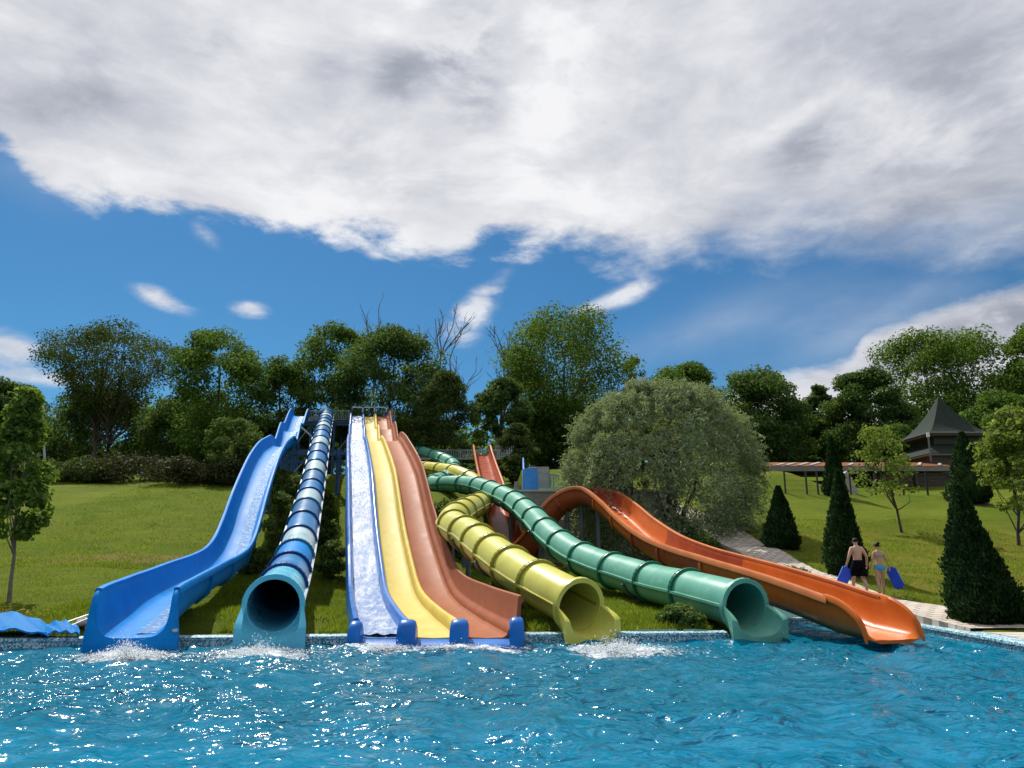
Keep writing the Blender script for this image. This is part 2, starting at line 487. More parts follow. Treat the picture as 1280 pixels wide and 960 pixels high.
def pavers():
    m, t, out = new_mat('path_pavers')
    b = t.new('ShaderNodeBsdfPrincipled')
    co = t.new('ShaderNodeTexCoord').outputs['Object']
    br = t.new('ShaderNodeTexBrick')
    t.l.new(co, br.inputs['Vector'])
    br.inputs['Scale'].default_value = 1.0
    br.inputs['Brick Width'].default_value = 0.42
    br.inputs['Row Height'].default_value = 0.34
    br.inputs['Mortar Size'].default_value = 0.022
    br.inputs['Color1'].default_value = (0.50, 0.44, 0.38, 1)
    br.inputs['Color2'].default_value = (0.40, 0.35, 0.30, 1)
    br.inputs['Mortar'].default_value = (0.12, 0.11, 0.085, 1)
    n = t.noise(co, 5, 6, 0.65)
    c = t.mix(t.m('MULTIPLY', t.smooth(n, 0.4, 0.7), 0.45), br.outputs[0], (0.30, 0.265, 0.225))
    t.put(b.inputs['Base Color'], c)
    b.inputs['Roughness'].default_value = 0.85
    t.put(b.inputs['Normal'], t.bump(t.m('SUBTRACT', t.m('MULTIPLY', n, 0.3), br.outputs['Fac']), 0.8, 0.02))
    t.l.new(b.outputs[0], out.inputs[0])
    return m


M_PAVER = pavers()


SPLASHES = [(-7.5, 15.75, 0.95, 0.75), (-4.95, 15.9, 0.95, 0.75), (-2.75, 16.9, 0.9, 0.5), (-0.8, 17.1, 1.4, 0.25), (2.15, 16.6, 1.15, 0.8)]


def water_mat():
    m, t, out = new_mat('pool_water')
    co = t.new('ShaderNodeTexCoord').outputs['Object']
    h1 = t.noise(t.vscale(co, (0.8, 1, 1)), 3.4, 2.5, 0.45, 0.7)
    h2 = t.noise(co, 11.0, 2, 0.5, 0.4)
    h = t.m('ADD', h1, t.m('MULTIPLY', h2, 0.13))
    calm = t.smooth(t.noise(t.vscale(co, (0.7, 1, 1)), 0.55, 3, 0.55), 0.36, 0.66)
    h = t.m('MULTIPLY', h, t.m('MULTIPLY_ADD', calm, 0.75, 0.35))
    nb = t.bump(h, 1.0, 0.168)
    fr = t.new('ShaderNodeFresnel')
    fr.inputs['IOR'].default_value = 1.33
    t.l.new(nb, fr.inputs['Normal'])
    gl = t.new('ShaderNodeBsdfGlossy')
    gl.inputs['Roughness'].default_value = 0.12
    t.l.new(nb, gl.inputs['Normal'])
    tr = t.new('ShaderNodeBsdfTransparent')
    tr.inputs[0].default_value = (0.18, 0.70, 0.88, 1)
    df = t.new('ShaderNodeBsdfDiffuse')
    df.inputs[0].default_value = (0.001, 0.192, 0.322, 1)
    t.l.new(t.bump(h, 1.0, 0.34), df.inputs['Normal'])
    body = t.new('ShaderNodeMixShader')
    body.inputs[0].default_value = 0.62
    t.l.new(tr.outputs[0], body.inputs[1])
    t.l.new(df.outputs[0], body.inputs[2])
    mx = t.new('ShaderNodeMixShader')
    t.put(mx.inputs[0], t.m('MULTIPLY', fr.outputs[0], 0.75))
    t.l.new(body.outputs[0], mx.inputs[1])
    t.l.new(gl.outputs[0], mx.inputs[2])
    # broken foam round the flume exits
    s = t.new('ShaderNodeSeparateXYZ')
    t.l.new(co, s.inputs[0])
    acc = None
    for cx, cy, rx, ry in SPLASHES:
        ex = t.m('POWER', t.m('ABSOLUTE', t.m('DIVIDE', t.m('SUBTRACT', s.outputs[0], cx), rx)), 2.0)
        ey = t.m('POWER', t.m('ABSOLUTE', t.m('DIVIDE', t.m('SUBTRACT', s.outputs[1], cy), ry)), 2.0)
        g = t.m('POWER', 2.718, t.m('MULTIPLY', t.m('ADD', ex, ey), -0.9))
        acc = g if acc is None else t.m('MAXIMUM', acc, g)
    fn = t.noise(t.vscale(co, (1, 0.7, 1)), 7.0, 8, 0.72, 0.8)
    ff = t.smooth(t.m('MULTIPLY_ADD', acc, 0.42, fn), 0.66, 0.86)
    fb = t.new('ShaderNodeBsdfDiffuse')
    fb.inputs[0].default_value = (0.88, 0.92, 0.95, 1)
    t.l.new(t.bump(fn, 1.0, 0.08), fb.inputs['Normal'])
    fm = t.new('ShaderNodeMixShader')
    t.put(fm.inputs[0], t.m('MULTIPLY', ff, 0.92))
    t.l.new(mx.outputs[0], fm.inputs[1])
    t.l.new(fb.outputs[0], fm.inputs[2])
    t.l.new(fm.outputs[0], out.inputs[0])
    return m


M_WATER = water_mat()


def foam_mat():
    m, t, out = new_mat('white_water')
    b = t.new('ShaderNodeBsdfPrincipled')
    b.inputs['Base Color'].default_value = (0.82, 0.87, 0.90, 1)
    b.inputs['Roughness'].default_value = 0.25
    tr = t.new('ShaderNodeBsdfTransparent')
    mx = t.new('ShaderNodeMixShader')
    mx.inputs[0].default_value = 0.62
    t.l.new(tr.outputs[0], mx.inputs[1])
    t.l.new(b.outputs[0], mx.inputs[2])
    t.l.new(mx.outputs[0], out.inputs[0])
    return m


M_FOAM = foam_mat()


def stream_mat(name, lo, hi, sc=(3, 3, 3), cover=(0.42, 0.62)):
    """thin fast water on a slide: clear film broken by white streaks"""
    m, t, out = new_mat(name)
    co = t.new('ShaderNodeTexCoord').outputs['Object']
    v = t.vscale(co, sc)
    n = t.noise(v, 1.6, 8, 0.68, 0.6)
    n_f = t.noise(v, 9.0, 5, 0.7, 0.3)
    f = t.smooth(t.m('ADD', t.m('MULTIPLY', n, 0.6), t.m('MULTIPLY', n_f, 0.4)), cover[0], cover[1])
    b = t.new('ShaderNodeBsdfPrincipled')
    t.put(b.inputs['Base Color'], t.mix(f, lo, hi))
    b.inputs['Roughness'].default_value = 0.34
    b.inputs['Specular IOR Level'].default_value = 0.25
    t.put(b.inputs['Normal'], t.bump(t.m('ADD', n, n_f), 0.9, 0.06))
    t.l.new(b.outputs[0], out.inputs[0])
    return m


M_RUSH = stream_mat('rushing_water', (0.10, 0.20, 0.42), (0.50, 0.55, 0.64), (1.6, 0.6, 0.6), (0.43, 0.63))
M_STREAM = stream_mat('streaming_water', (0.05, 0.27, 0.62), (0.52, 0.66, 0.82), (4, 4, 4), (0.46, 0.62))

# ------------------------------------------------------------------ object helpers


def tag(o, label=None, cat=None, group=None, kind=None):
    if label:
        o['label'] = label
    if cat:
        o['category'] = cat
    if group:
        o['group'] = group
    if kind:
        o['kind'] = kind
    return o


def thing(name, label, cat, loc=(0, 0, 0), group=None):
    o = bpy.data.objects.new(name, None)
    COL.objects.link(o)
    o.location = loc
    o.empty_display_size = 0.3
    return tag(o, label, cat, group)


def world_off(o):
    v = Vector((0, 0, 0))
    while o is not None:
        v += Vector(o.location)
        o = o.parent
    return v


def link_mesh(name, me, mat, parent=None, smooth=True, angle=38):
    o = bpy.data.objects.new(name, me)
    COL.objects.link(o)
    o.parent = parent
    if mat:
        for mm in (mat if isinstance(mat, (list, tuple)) else [mat]):
            me.materials.append(mm)
    if smooth:
        me.polygons.foreach_set('use_smooth', np.ones(len(me.polygons), dtype=bool))
        me.set_sharp_from_angle(angle=R(angle))
    return o


class MB:
    def __init__(s):
        s.v = []
        s.f = []

    def add(s, vs, fs):
        o = len(s.v)
        s.v.extend([tuple(x) for x in vs])
        s.f.extend([tuple(i + o for i in f) for f in fs])
        return s

    def box(s, c, size, rot=None, bevel=0.0):
        bm = bmesh.new()
        bmesh.ops.create_cube(bm, size=1.0)
        for v in bm.verts:
            v.co = Vector((v.co.x * size[0], v.co.y * size[1], v.co.z * size[2]))
        if bevel:
            bmesh.ops.bevel(bm, geom=bm.edges[:], offset=bevel, segments=2, affect='EDGES')
        if rot is not None:
            bmesh.ops.transform(bm, matrix=rot.to_4x4(), verts=bm.verts)
        bm.verts.index_update()
        s.add([v.co + Vector(c) for v in bm.verts], [[v.index for v in f.verts] for f in bm.faces])
        bm.free()
        return s

    def bar(s, a, b, w, h=None):
        a, b = Vector(a), Vector(b)
        h = h or w
        t = (b - a).normalized()
        r = t.cross(Vector((0, 0, 1)))
        if r.length < 1e-3:
            r = Vector((1, 0, 0))
        r.normalize()
        u = r.cross(t)
        vs = []
        for p in (a, b):
            for i, j in ((-1, -1), (1, -1), (1, 1), (-1, 1)):
                vs.append(p + r * (w / 2 * i) + u * (h / 2 * j))
        s.add(vs, [(0, 1, 2, 3), (7, 6, 5, 4), (0, 4, 5, 1), (1, 5, 6, 2), (2, 6, 7, 3), (3, 7, 4, 0)])
        return s

    def tube(s, pts, rad, n=10, caps=True):
        pts = [Vector(p) for p in pts]
        k = len(pts)
        rads = rad if hasattr(rad, '__len__') else [rad] * k
        vs, fs = [], []
        ref = Vector((0, 0, 1))
        for i, p in enumerate(pts):
            t = (pts[min(i + 1, k - 1)] - pts[max(i - 1, 0)]).normalized()
            r = ref.cross(t)
            if r.length < 0.05:
                r = Vector((1, 0, 0)).cross(t)
                if r.length < 0.05:
                    r = Vector((0, 1, 0)).cross(t)
            r.normalize()
            u = t.cross(r)
            for j in range(n):
                a = 2 * math.pi * j / n
                vs.append(p + (r * math.cos(a) + u * math.sin(a)) * rads[i])
        for i in range(k - 1):
            for j in range(n):
                fs.append((i * n + j, i * n + (j + 1) % n, (i + 1) * n + (j + 1) % n, (i + 1) * n + j))
        if caps:
            fs.append(tuple(range(n - 1, -1, -1)))
            fs.append(tuple((k - 1) * n + j for j in range(n)))
        s.add(vs, fs)
        return s

    def grid(s, rows, closed=False, caps=False):
        """rows of points, all of one length, skinned together"""
        n = len(rows[0])
        vs = [p for r in rows for p in r]
        fs = []
        m = n if closed else n - 1
        for i in range(len(rows) - 1):
            for j in range(m):
                fs.append((i * n + j, (i + 1) * n + j, (i + 1) * n + (j + 1) % n, i * n + (j + 1) % n))
        if caps and closed:
            fs.append(tuple(range(n)))
            fs.append(tuple(len(vs) - n + j for j in range(n - 1, -1, -1)))
        s.add(vs, fs)
        return s

    def build(s, name, mat, parent=None, smooth=True, angle=38):
        off = world_off(parent)
        me = bpy.data.meshes.new(name)
        me.from_pydata([(x - off.x, y - off.y, z - off.z) for x, y, z in s.v], [], s.f)
        me.update()
        return link_mesh(name, me, mat, parent, smooth, angle)


def catmull(P, n=10):
    P = [Vector(p) for p in P]
    Q = [P[0] * 2 - P[1]] + P + [P[-1] * 2 - P[-2]]
    out = []
    for i in range(1, len(Q) - 2):
        p0, p1, p2, p3 = Q[i - 1], Q[i], Q[i + 1], Q[i + 2]
        for k in range(n):
            t = k / n
            out.append(0.5 * ((2 * p1) + (p2 - p0) * t + (2 * p0 - 5 * p1 + 4 * p2 - p3) * t * t + (3 * p1 - p0 - 3 * p2 + p3) * t ** 3))
    out.append(P[-1].copy())
    return out


def resample(pts, step):
    d = [0.0]
    for a, b in zip(pts, pts[1:]):
        d.append(d[-1] + (b - a).length)
    L = d[-1]
    n = max(2, int(round(L / step)))
    arr = np.array([tuple(p) for p in pts])
    q = np.linspace(0, L, n + 1)
    xs = [np.interp(q, d, arr[:, i]) for i in range(3)]
    return [Vector(p) for p in zip(*xs)]


def frames(pts, bank=None):
    out = []
    k = len(pts)
    for i, p in enumerate(pts):
        t = (pts[min(i + 1, k - 1)] - pts[max(i - 1, 0)]).normalized()
        r = Vector((0, 0, 1)).cross(t).normalized()
        u = t.cross(r)
        if bank is not None and bank[i]:
            c, s_ = math.cos(bank[i]), math.sin(bank[i])
            r, u = r * c + u * s_, u * c - r * s_
        out.append((p, t, r, u))
    return out


def place(fr, prof):
    p, t, r, u = fr
    return [p + r * a + u * b for a, b in prof]


def copy_tree(o, parent=None):
    c = o.copy()
    COL.objects.link(c)
    c.parent = parent
    for ch in list(o.children):
        copy_tree(ch, c)
    return c


# ------------------------------------------------------------------ ground
PY = [-60, 16, 18, 22, 25, 28, 32, 37, 45, 50, 60, 70, 85, 120, 400, 1200]
PZ = [0.16, 0.16, 0.20, 0.42, 0.62, 1.08, 1.66, 2.55, 4.5, 5.6, 7.4, 8.8, 10.0, 11.0, 13.0, 13.0]
_qy = np.arange(-60, 1200, 0.25)
_qz = np.interp(_qy, PY, PZ)
_k = np.exp(-0.5 * (np.arange(-8, 9) / 4.0) ** 2)
_k /= _k.sum()
_qz = np.convolve(np.pad(_qz, 8, mode='edge'), _k, mode='valid')


def sstep(x, a, b):
    t = np.clip((np.asarray(x, float) - a) / (b - a), 0, 1)
    return t * t * (3 - 2 * t)


WALL_Y = 42.0
SCOOP = []
NOTCH = []      # stretches of the pool edge that flume ends pass over: (x from, x to)


def ground(x, y, rough=True):
    x = np.asarray(x, float)
    y = np.asarray(y, float)
    z = np.interp(y, _qy, _qz)
    w = sstep(x, -4.6, -1.6) * (1 - sstep(x, 7.8, 10.0)) * sstep(y, 20, 25) * (1 - sstep(y, 42, 57))
    basin = 0.2 + 0.050 * (y - 18)
    low = z + (np.minimum(basin, z) - z) * w
    terrace = np.maximum(z, np.interp(y, [42, 46, 52, 60], [5.1, 6.3, 7.4, 7.7]))
    wt_ = sstep(x, 0.25, 0.45) * (1 - sstep(x, 6.8, 8.6)) * np.where(y > WALL_Y, 1, 0)
    z = low + (terrace - low) * wt_
    # swell of turf under the terrace at the right
    z = z + 1.25 * np.exp(-((x - 18.2) / 2.6) ** 2 - ((y - 52.5) / 3.2) ** 2)
    # the strip under the three lanes and the other flumes is scooped a little
    xl_ = np.interp(y, [14, 17.8, 28, 41, 72, 80], [-2.60, -3.46, -5.73, -8.76, -15.3, -16.97])
    s2 = sstep(x, -9.6 - 0.212 * (y - 16.7), -8.6 - 0.212 * (y - 16.7)) * (1 - sstep(x, xl_ + 3.8, xl_ + 5.2)) * sstep(y, 21, 29) * (1 - sstep(y, 40, 52))
    z = z - 1.0 * s2
    s_ = sstep(x, xl_ - 0.5, xl_) * (1 - sstep(x, xl_ + 3.7, xl_ + 4.2)) * (1 - sstep(y, 24, 30)) * sstep(y, 17, 19)
    z = z - 0.3 * s_
    for n0, n1_ in NOTCH + SCOOP:
        z = z - 0.45 * sstep(x, n0 - 0.35, n0) * (1 - sstep(x, n1_, n1_ + 0.35)) * (1 - sstep(y, 19.0, 21.0)) * sstep(y, 15, 16)
    if rough:
        a = sstep(y, 19, 24)
        z = z + a * (0.05 * np.sin(x * 0.9 + y * 0.33) + 0.05 * np.sin(y * 1.1 - x * 0.31) + 0.03 * np.sin(x * 2.3 + 1) * np.sin(y * 1.9))
    return z


def gz(x, y):
    return float(ground(x, y))


def hit(px, py, d0=14.0, d1=140.0):
    """where the sight line of a pixel meets the ground"""
    r = ray(px, py)
    r = r / r.y
    D = d0
    while D < d1:
        if CAM_H + r.z * D <= gz(r.x * D, D):
            return Vector((r.x * D, D, gz(r.x * D, D)))
        D += 0.05
    return Vector((r.x * d1, d1, gz(r.x * d1, d1)))


def edge_y(x):
    return 18.05 + 0.088 * np.clip(x, -30, 6.3)


PX1, PX2, PYB = 6.25, 10.32, 22.4     # the pool's recess at the right: from, to, back
def lin(a, b, st):
    return list(np.linspace(a, b, max(1, int(round((b - a) / st))) + 1))


def make_ground():
    mb = MB()

    def patch(xs, ys_of):
        rows = []
        for x in xs:
            ys = np.array(ys_of(x))
            zs = ground(np.full(len(ys), x), ys)
            rows.append([(x, y, z) for y, z in zip(ys, zs)])
        mb.grid(rows)
    mid = lin(0, 1, 1 / 46)
    far = [42 + i * 1.0 for i in range(1, 48)] + [92, 97, 105, 120, 150, 200, 300, 500, 900, 1500]

    def back(y0):
        a = [y0 + (WALL_Y - 0.06 - y0) * t for t in mid]
        return a + [WALL_Y + 0.06] + far
    wide_l = [-1500, -900, -500, -300, -200, -140, -100, -80, -65, -55, -48, -42, -38, -34]
    patch(wide_l + [-30.3], lambda x: [-1500, -400, -100, -40, -20, -8, 0, 6, 12] + back(16))
    patch(lin(-30.3, PX1 - 0.25, 0.45), lambda x: back(edge_y(x) + 0.26))
    patch(lin(PX1 - 0.25, PX2 + 0.5, 0.4), lambda x: back(PYB + 0.26))
    patch(lin(PX2 + 0.5, 34, 0.45) + [36, 38, 41, 45, 50, 57, 65, 80, 100, 140, 200, 300, 500, 900, 1500],
          lambda x: [-1500, -400, -100, -40, -20, -8, 0, 6, 12] + back(16))
    patch([-30.3, -20, -10, 0, 6, PX2 + 0.5], lambda x: [-1500, -400, -100, -40, -20, -10, -3])
    o = mb.build('ground', M_LAWN, None, True, 60)
    tag(o, kind='structure')


NOTCH.extend([(-5.50, -4.66), (-3.4, 0.15), (1.3, 2.4), (4.95, 6.1)])
SCOOP.extend([(-10.2, -6.9)])
make_ground()

# ------------------------------------------------------------------ pool
rng = np.random.default_rng(3)


def water_surface():
    xs = np.arange(-30, PX2 + 0.01, 0.085)
    nx = len(xs)
    t = np.linspace(0, 1, 230) ** 0.95
    X = np.repeat(xs[:, None], len(t), 1)
    yend = np.where(xs < PX1, edge_y(xs) + 0.06, PYB)
    Y = 0.9 + (yend[:, None] - 0.9) * t[None, :]
    Z = np.zeros_like(X)
    r2 = np.random.default_rng(11)
    for i in range(46):
        lam = 0.3 * 9 ** r2.random()
        th = r2.normal(0.3, 0.9) + math.pi / 2
        k = 2 * math.pi / lam
        ph = r2.random() * 6.28
        amp = 0.0060 * lam ** 0.8
        arg = k * (math.cos(th) * X + math.sin(th) * Y) + ph
        Z += amp * np.sin(arg + 0.7 * np.sin(0.37 * arg + ph))
    # rings and chop below the flume exits
    for cx, cy in ((-7.6, 15.6), (-5.0, 16.3), (-2.4, 17.0), (1.7, 17.2), (5.2, 17.6), (8.4, 17.0)):
        d = np.hypot(X - cx, Y - cy)
        Z += 0.035 * np.exp(-(d / 1.7) ** 2) * np.sin(d * 9 + X * 4) + 0.02 * np.exp(-(d / 3.2) ** 2) * np.sin(d * 6 + Y * 3)
    n = len(t)
    co = np.stack([X, Y, Z], -1).reshape(-1, 3)
    i = np.arange(nx - 1)[:, None] * n + np.arange(n - 1)[None, :]
    i = i.reshape(-1)
    quads = np.stack([i, i + n, i + n + 1, i + 1], -1)
    me = bpy.data.meshes.new('pool_water')
    fill_quads(me, co, quads)
    o = link_mesh('pool_water', me, M_WATER, None, True, 180)
    tag(o, kind='structure')


def fill_quads(me, co, quads):
    k = quads.shape[1]
    me.vertices.add(len(co))
    me.vertices.foreach_set('co', np.ascontiguousarray(co, dtype=np.float32).ravel())
    me.loops.add(quads.size)
    me.loops.foreach_set('vertex_index', np.ascontiguousarray(quads, dtype=np.int32).ravel())
    me.polygons.add(len(quads))
    me.polygons.foreach_set('loop_start', np.arange(0, quads.size, k, dtype=np.int32))
    me.update(calc_edges=True)


water_surface()
M_FLOORT = pbr('pool_floor_tiles', (0.10, 0.46, 0.64), 0.5, (0.07, 0.34, 0.55), scale=0.5)
tag(MB().add([(-30.2, 0.6, -1.3), (PX2 + 0.1, 0.6, -1.3), (PX2 + 0.1, PYB + 0.1, -1.3), (-30.2, PYB + 0.1, -1.3)], [(0, 1, 2, 3)])
    .build('pool_floor', M_FLOORT, None, False), kind='structure')
pw = MB()
xs = [-30.15, -20] + lin(-12, PX1, 0.1)
loop_in = [(x, float(edge_y(x))) for x in xs] + [(PX1, PYB - 0.0), (PX2, PYB), (PX2, 0.9), (-30.15, 0.9)]
loop_in.append(loop_in[0])


def offset_loop(d):
    """the pool's outline moved outwards by d"""
    out = [(x, float(edge_y(x)) + d) for x in xs[:-1]] + [(PX1 - d, float(edge_y(PX1)) + d), (PX1 - d, PYB + d), (PX2 + d * 1.4, PYB + d), (PX2 + d * 1.4, 0.9 - d * 3), (-30.15 - d, 0.9 - d * 3)]
    out[0] = (-30.15 - d, out[0][1])
    out.append(out[0])
    return out


def notch(x, y):
    return 0.0 if (y > 15 and any(a < x < b for a, b in NOTCH)) else 1.0


pw.grid([[(x, y, -1.28) for x, y in loop_in], [(x, y, 0.13 * notch(x, y)) for x, y in loop_in]])
tag(pw.build('pool_wall', M_MOSAIC, None, False), kind='structure')
cp = MB()
lo = offset_loop(-0.03)
lm = offset_loop(0.30)
cp.grid([[(x, y, z * notch(x, y) + dz_) for x, y in lp_] for lp_, z, dz_ in ((lo, 0.131, 0), (lo, 0.185, 0), (offset_loop(0.0), 0.20, 0), (lm, 0.205, 0), (lm, 0.0, -0.2))])
cp_o = cp.build('pool_edge', [M_MOSAIC, M_COPING], None, False)
tag(cp_o, kind='structure')
# walkway slabs along the right side of the pool, each slab proud of its joint
deck = MB().add([(PX2 + 0.43, -20, 0.175), (PX2 + 1.25, -20, 0.175), (PX2 + 1.25, 22.8, 0.185), (PX2 + 0.43, 22.8, 0.185)], [(0, 1, 2, 3)]).build('pool_side_walk', M_CONC, None, False)
tag(deck, kind='structure')
slab_me = None
for i in range(26):
    yy = 9.2 + i * 0.52
    if slab_me is None:
        so = MB().box((0, 0, 0), (0.78, 0.50, 0.06), bevel=0.012).build('slab', M_COPING, deck)
        slab_me = so.data
    else:
        so = bpy.data.objects.new('slab', slab_me)
        COL.objects.link(so)
        so.parent = deck
    so.location = (PX2 + 0.84, yy, 0.182 + 0.004 * (i % 3))
near_deck = MB().box((-9, -8.6, 0.1), (62, 18.2, 0.2)).build('pool_deck', M_COPING, None, False)
tag(near_deck, kind='structure')

# ------------------------------------------------------------------ path
PATH = [(11.35, 18.5, 0.80), (11.30, 21, 0.85), (11.15, 23, 0.88), (10.85, 25.5, 0.88), (10.52, 28, 0.85), (10.45, 31, 0.92), (10.5, 34, 0.95), (10.45, 38, 0.95), (10.1, 42, 0.85), (9.2, 46, 0.7)]
pp = catmull([Vector(p) for p in PATH], 10)


def path_sheet():
    rows, side_l, side_r = [], [], []
    for p in pp:
        cx, cy, hw = p
        zs = max(gz(cx - hw, cy), gz(cx, cy), gz(cx + hw, cy)) + 0.045
        rows.append([(cx - hw, cy, zs - 0.25), (cx - hw, cy, zs), (cx - hw * 0.33, cy, zs + 0.006), (cx + hw * 0.33, cy, zs + 0.006), (cx + hw, cy, zs), (cx + hw, cy, zs - 0.25)])
    return MB().grid(rows).build('garden_path', M_PAVER, None, True, 30)


tag(path_sheet(), kind='structure')

# ------------------------------------------------------------------ flume builders
ZT_Y = [16.0, 17.7, 20.5, 23.5, 25, 26.5, 28, 30, 32, 34, 36, 38, 41, 44, 48, 51.5, 53.2, 54.3, 56.6, 58.4, 60.6, 62.9, 65.6, 67.2, 71, 73.2, 78]
ZT_Z = [0.13, 0.15, 0.19, 0.29, 0.37, 0.52, 0.90, 1.64, 2.45, 3.45, 4.6, 5.6, 6.6, 7.45, 8.55, 9.3, 9.50, 9.56, 9.72, 10.5, 11.55, 11.80, 12.0, 12.7, 14.3, 14.72, 14.75]
XL_Y = [14, 17.8, 22, 25, 28, 32, 36, 41, 48, 72, 80]
XL_X = [-2.60, -3.46, -4.40, -5.06, -5.73, -6.67, -7.62, -8.76, -10.31, -15.3, -16.97]
_ty = np.arange(14, 79, 0.1)
_tz = np.interp(_ty, ZT_Y, ZT_Z)
_tz = np.convolve(np.pad(_tz, 6, mode='edge'), np.ones(13) / 13, mode='valid')


def zt(y):
    return float(np.interp(y, _ty, _tz))


_tx = np.convolve(np.pad(np.interp(_ty, XL_Y, XL_X), 12, mode='reflect', reflect_type='odd'), np.ones(25) / 25, mode='valid')


def xl(y):
    r_ = np.interp(y, _ty, _tx)
    return r_ if np.ndim(y) else float(r_)


def post(parent, x, y, ztop, rad=0.09, mat=None, name='support_post', foot=True):
    zb = gz(x, y)
    mb = MB().tube([(x, y, zb - 0.2), (x, y, ztop)], rad, 12)
    if foot:
        mb.box((x, y, zb + 0.03), (rad * 4, rad * 4, 0.08))
        mb.tube([(x, y, ztop - 0.5), (x, y, ztop - 0.44)], rad * 1.5, 12)
    return mb.build(name, mat or M_STEEL, parent)


def u_profile(w, h, lip=0.11, th=0.05, deep=0.0):
    """closed section of an open flume: inner face left to right, then the rolled rims and the outer face back"""
    inner = [(-w * 1.02, h), (-w, h * 0.75), (-w * 0.97, h * 0.5), (-w * 0.90, h * 0.27), (-w * 0.76, h * 0.09), (-w * 0.55, 0.012), (-w * 0.25, 0.0),
             (w * 0.25, 0.0), (w * 0.55, 0.012), (w * 0.76, h * 0.09), (w * 0.90, h * 0.27), (w * 0.97, h * 0.5), (w, h * 0.75), (w * 1.02, h)]
    right = [(w * 1.02 + lip * 0.3, h + 0.035), (w * 1.02 + lip * 0.75, h + 0.03), (w * 1.02 + lip, h - 0.01), (w * 1.02 + lip, h - 0.10), (w * 1.02 + th, h - 0.11)]
    outer = [(w + th, h * 0.5), (w * 0.92 + th, h * 0.2), (w * 0.6, -th - 0.02), (-w * 0.6, -th - 0.02), (-w * 0.92 - th, h * 0.2), (-w - th, h * 0.5)]
    left = [(-a, b) for a, b in reversed(right)]
    return inner + right + outer + left


def exit_trough(parent, P, T, r, L, mat, h0, h1, base_z, w1, name='exit_mouth', dip=0.0, th=0.07, taper=0.7):
    """the open end of a flume: a U trough whose sides sweep down to a broad flat end plate standing in the water"""
    T = Vector((T.x, T.y, 0)).normalized()
    Rr = Vector((0, 0, 1)).cross(T).normalized()
    rows_in, rows_out = [], []
    n = 12
    for i in range(n + 1):
        t = i / n
        c = P + T * (L * t) - Vector((0, 0, dip * t))
        h = h0 + (h1 - h0) * (1 - math.sqrt(max(0.0, 1 - t ** 1.6))) ** 0.55
        w = r + (w1 - r) * t
        e = t ** 1.5
        ring = []
        m = 20
        a0 = math.asin(max(-0.9, min(0.9, h / r)))
        for j in range(m + 1):
            a = math.pi + (-a0) + (math.pi + 2 * a0) * j / m   # from the left top round the bottom to the right top
            ca, sa = math.cos(a), math.sin(a)
            p_ = 1.0 + 0.35 * e
            xx = w * math.copysign(abs(ca) ** (1 / p_), ca)
            zz = r * math.copysign(abs(sa) ** (1 / p_), sa)
            ring.append(c + Rr * xx + Vector((0, 0, zz)))
        rows_in.append(ring)
        out = []
        zb = base_z if t > 0.0 else base_z
        for j in range(m + 1):
            s_ = -1 + 2 * j / m
            q = ring[j]
            wo = w + th + (0.06 * e)
            # outer face: straight sides down to the water, flat below
            if j <= m * 0.3:
                f = j / (m * 0.3)
                z = q.z * 0 + (ring[0].z + th * 0.5) * (1 - f) + max(base_z, c.z - r - th - (0.0 if t < 0.5 else 9)) * f
                x = -wo * (1 - (1 - e) * 0.35 * f * f)
            elif j >= m * 0.7:
                f = (m - j) / (m * 0.3)
                z = (ring[m].z + th * 0.5) * (1 - f) + max(base_z, c.z - r - th - (0.0 if t < 0.5 else 9)) * f
                x = wo * (1 - (1 - e) * 0.35 * f * f)
            else:
                f = (j - m * 0.3) / (m * 0.4)
                z = max(base_z, c.z - r - th - (0.0 if t < 0.5 else 9))
                x = (-1 + 2 * f) * wo * (1 - (1 - e) * 0.35)
            b = c + Rr * x
            out.append(Vector((b.x, b.y, z)))
        rows_out.append(out)
    rows = [a + list(reversed(b)) for a, b in zip(rows_in, rows_out)]
    mb = MB().grid(rows, closed=True)
    # end plate
    a, b = rows_in[-1], rows_out[-1]
    k = len(a)
    mb.add(a + b, [(j, j + 1, k + j + 1, k + j) for j in range(k - 1)])
    a, b = rows_in[0], rows_out[0]
    mb.add(a + b, [(j, k + j, k + j + 1, j + 1) for j in range(k - 1)])
    return mb.build(name, mat, parent, True, 30)


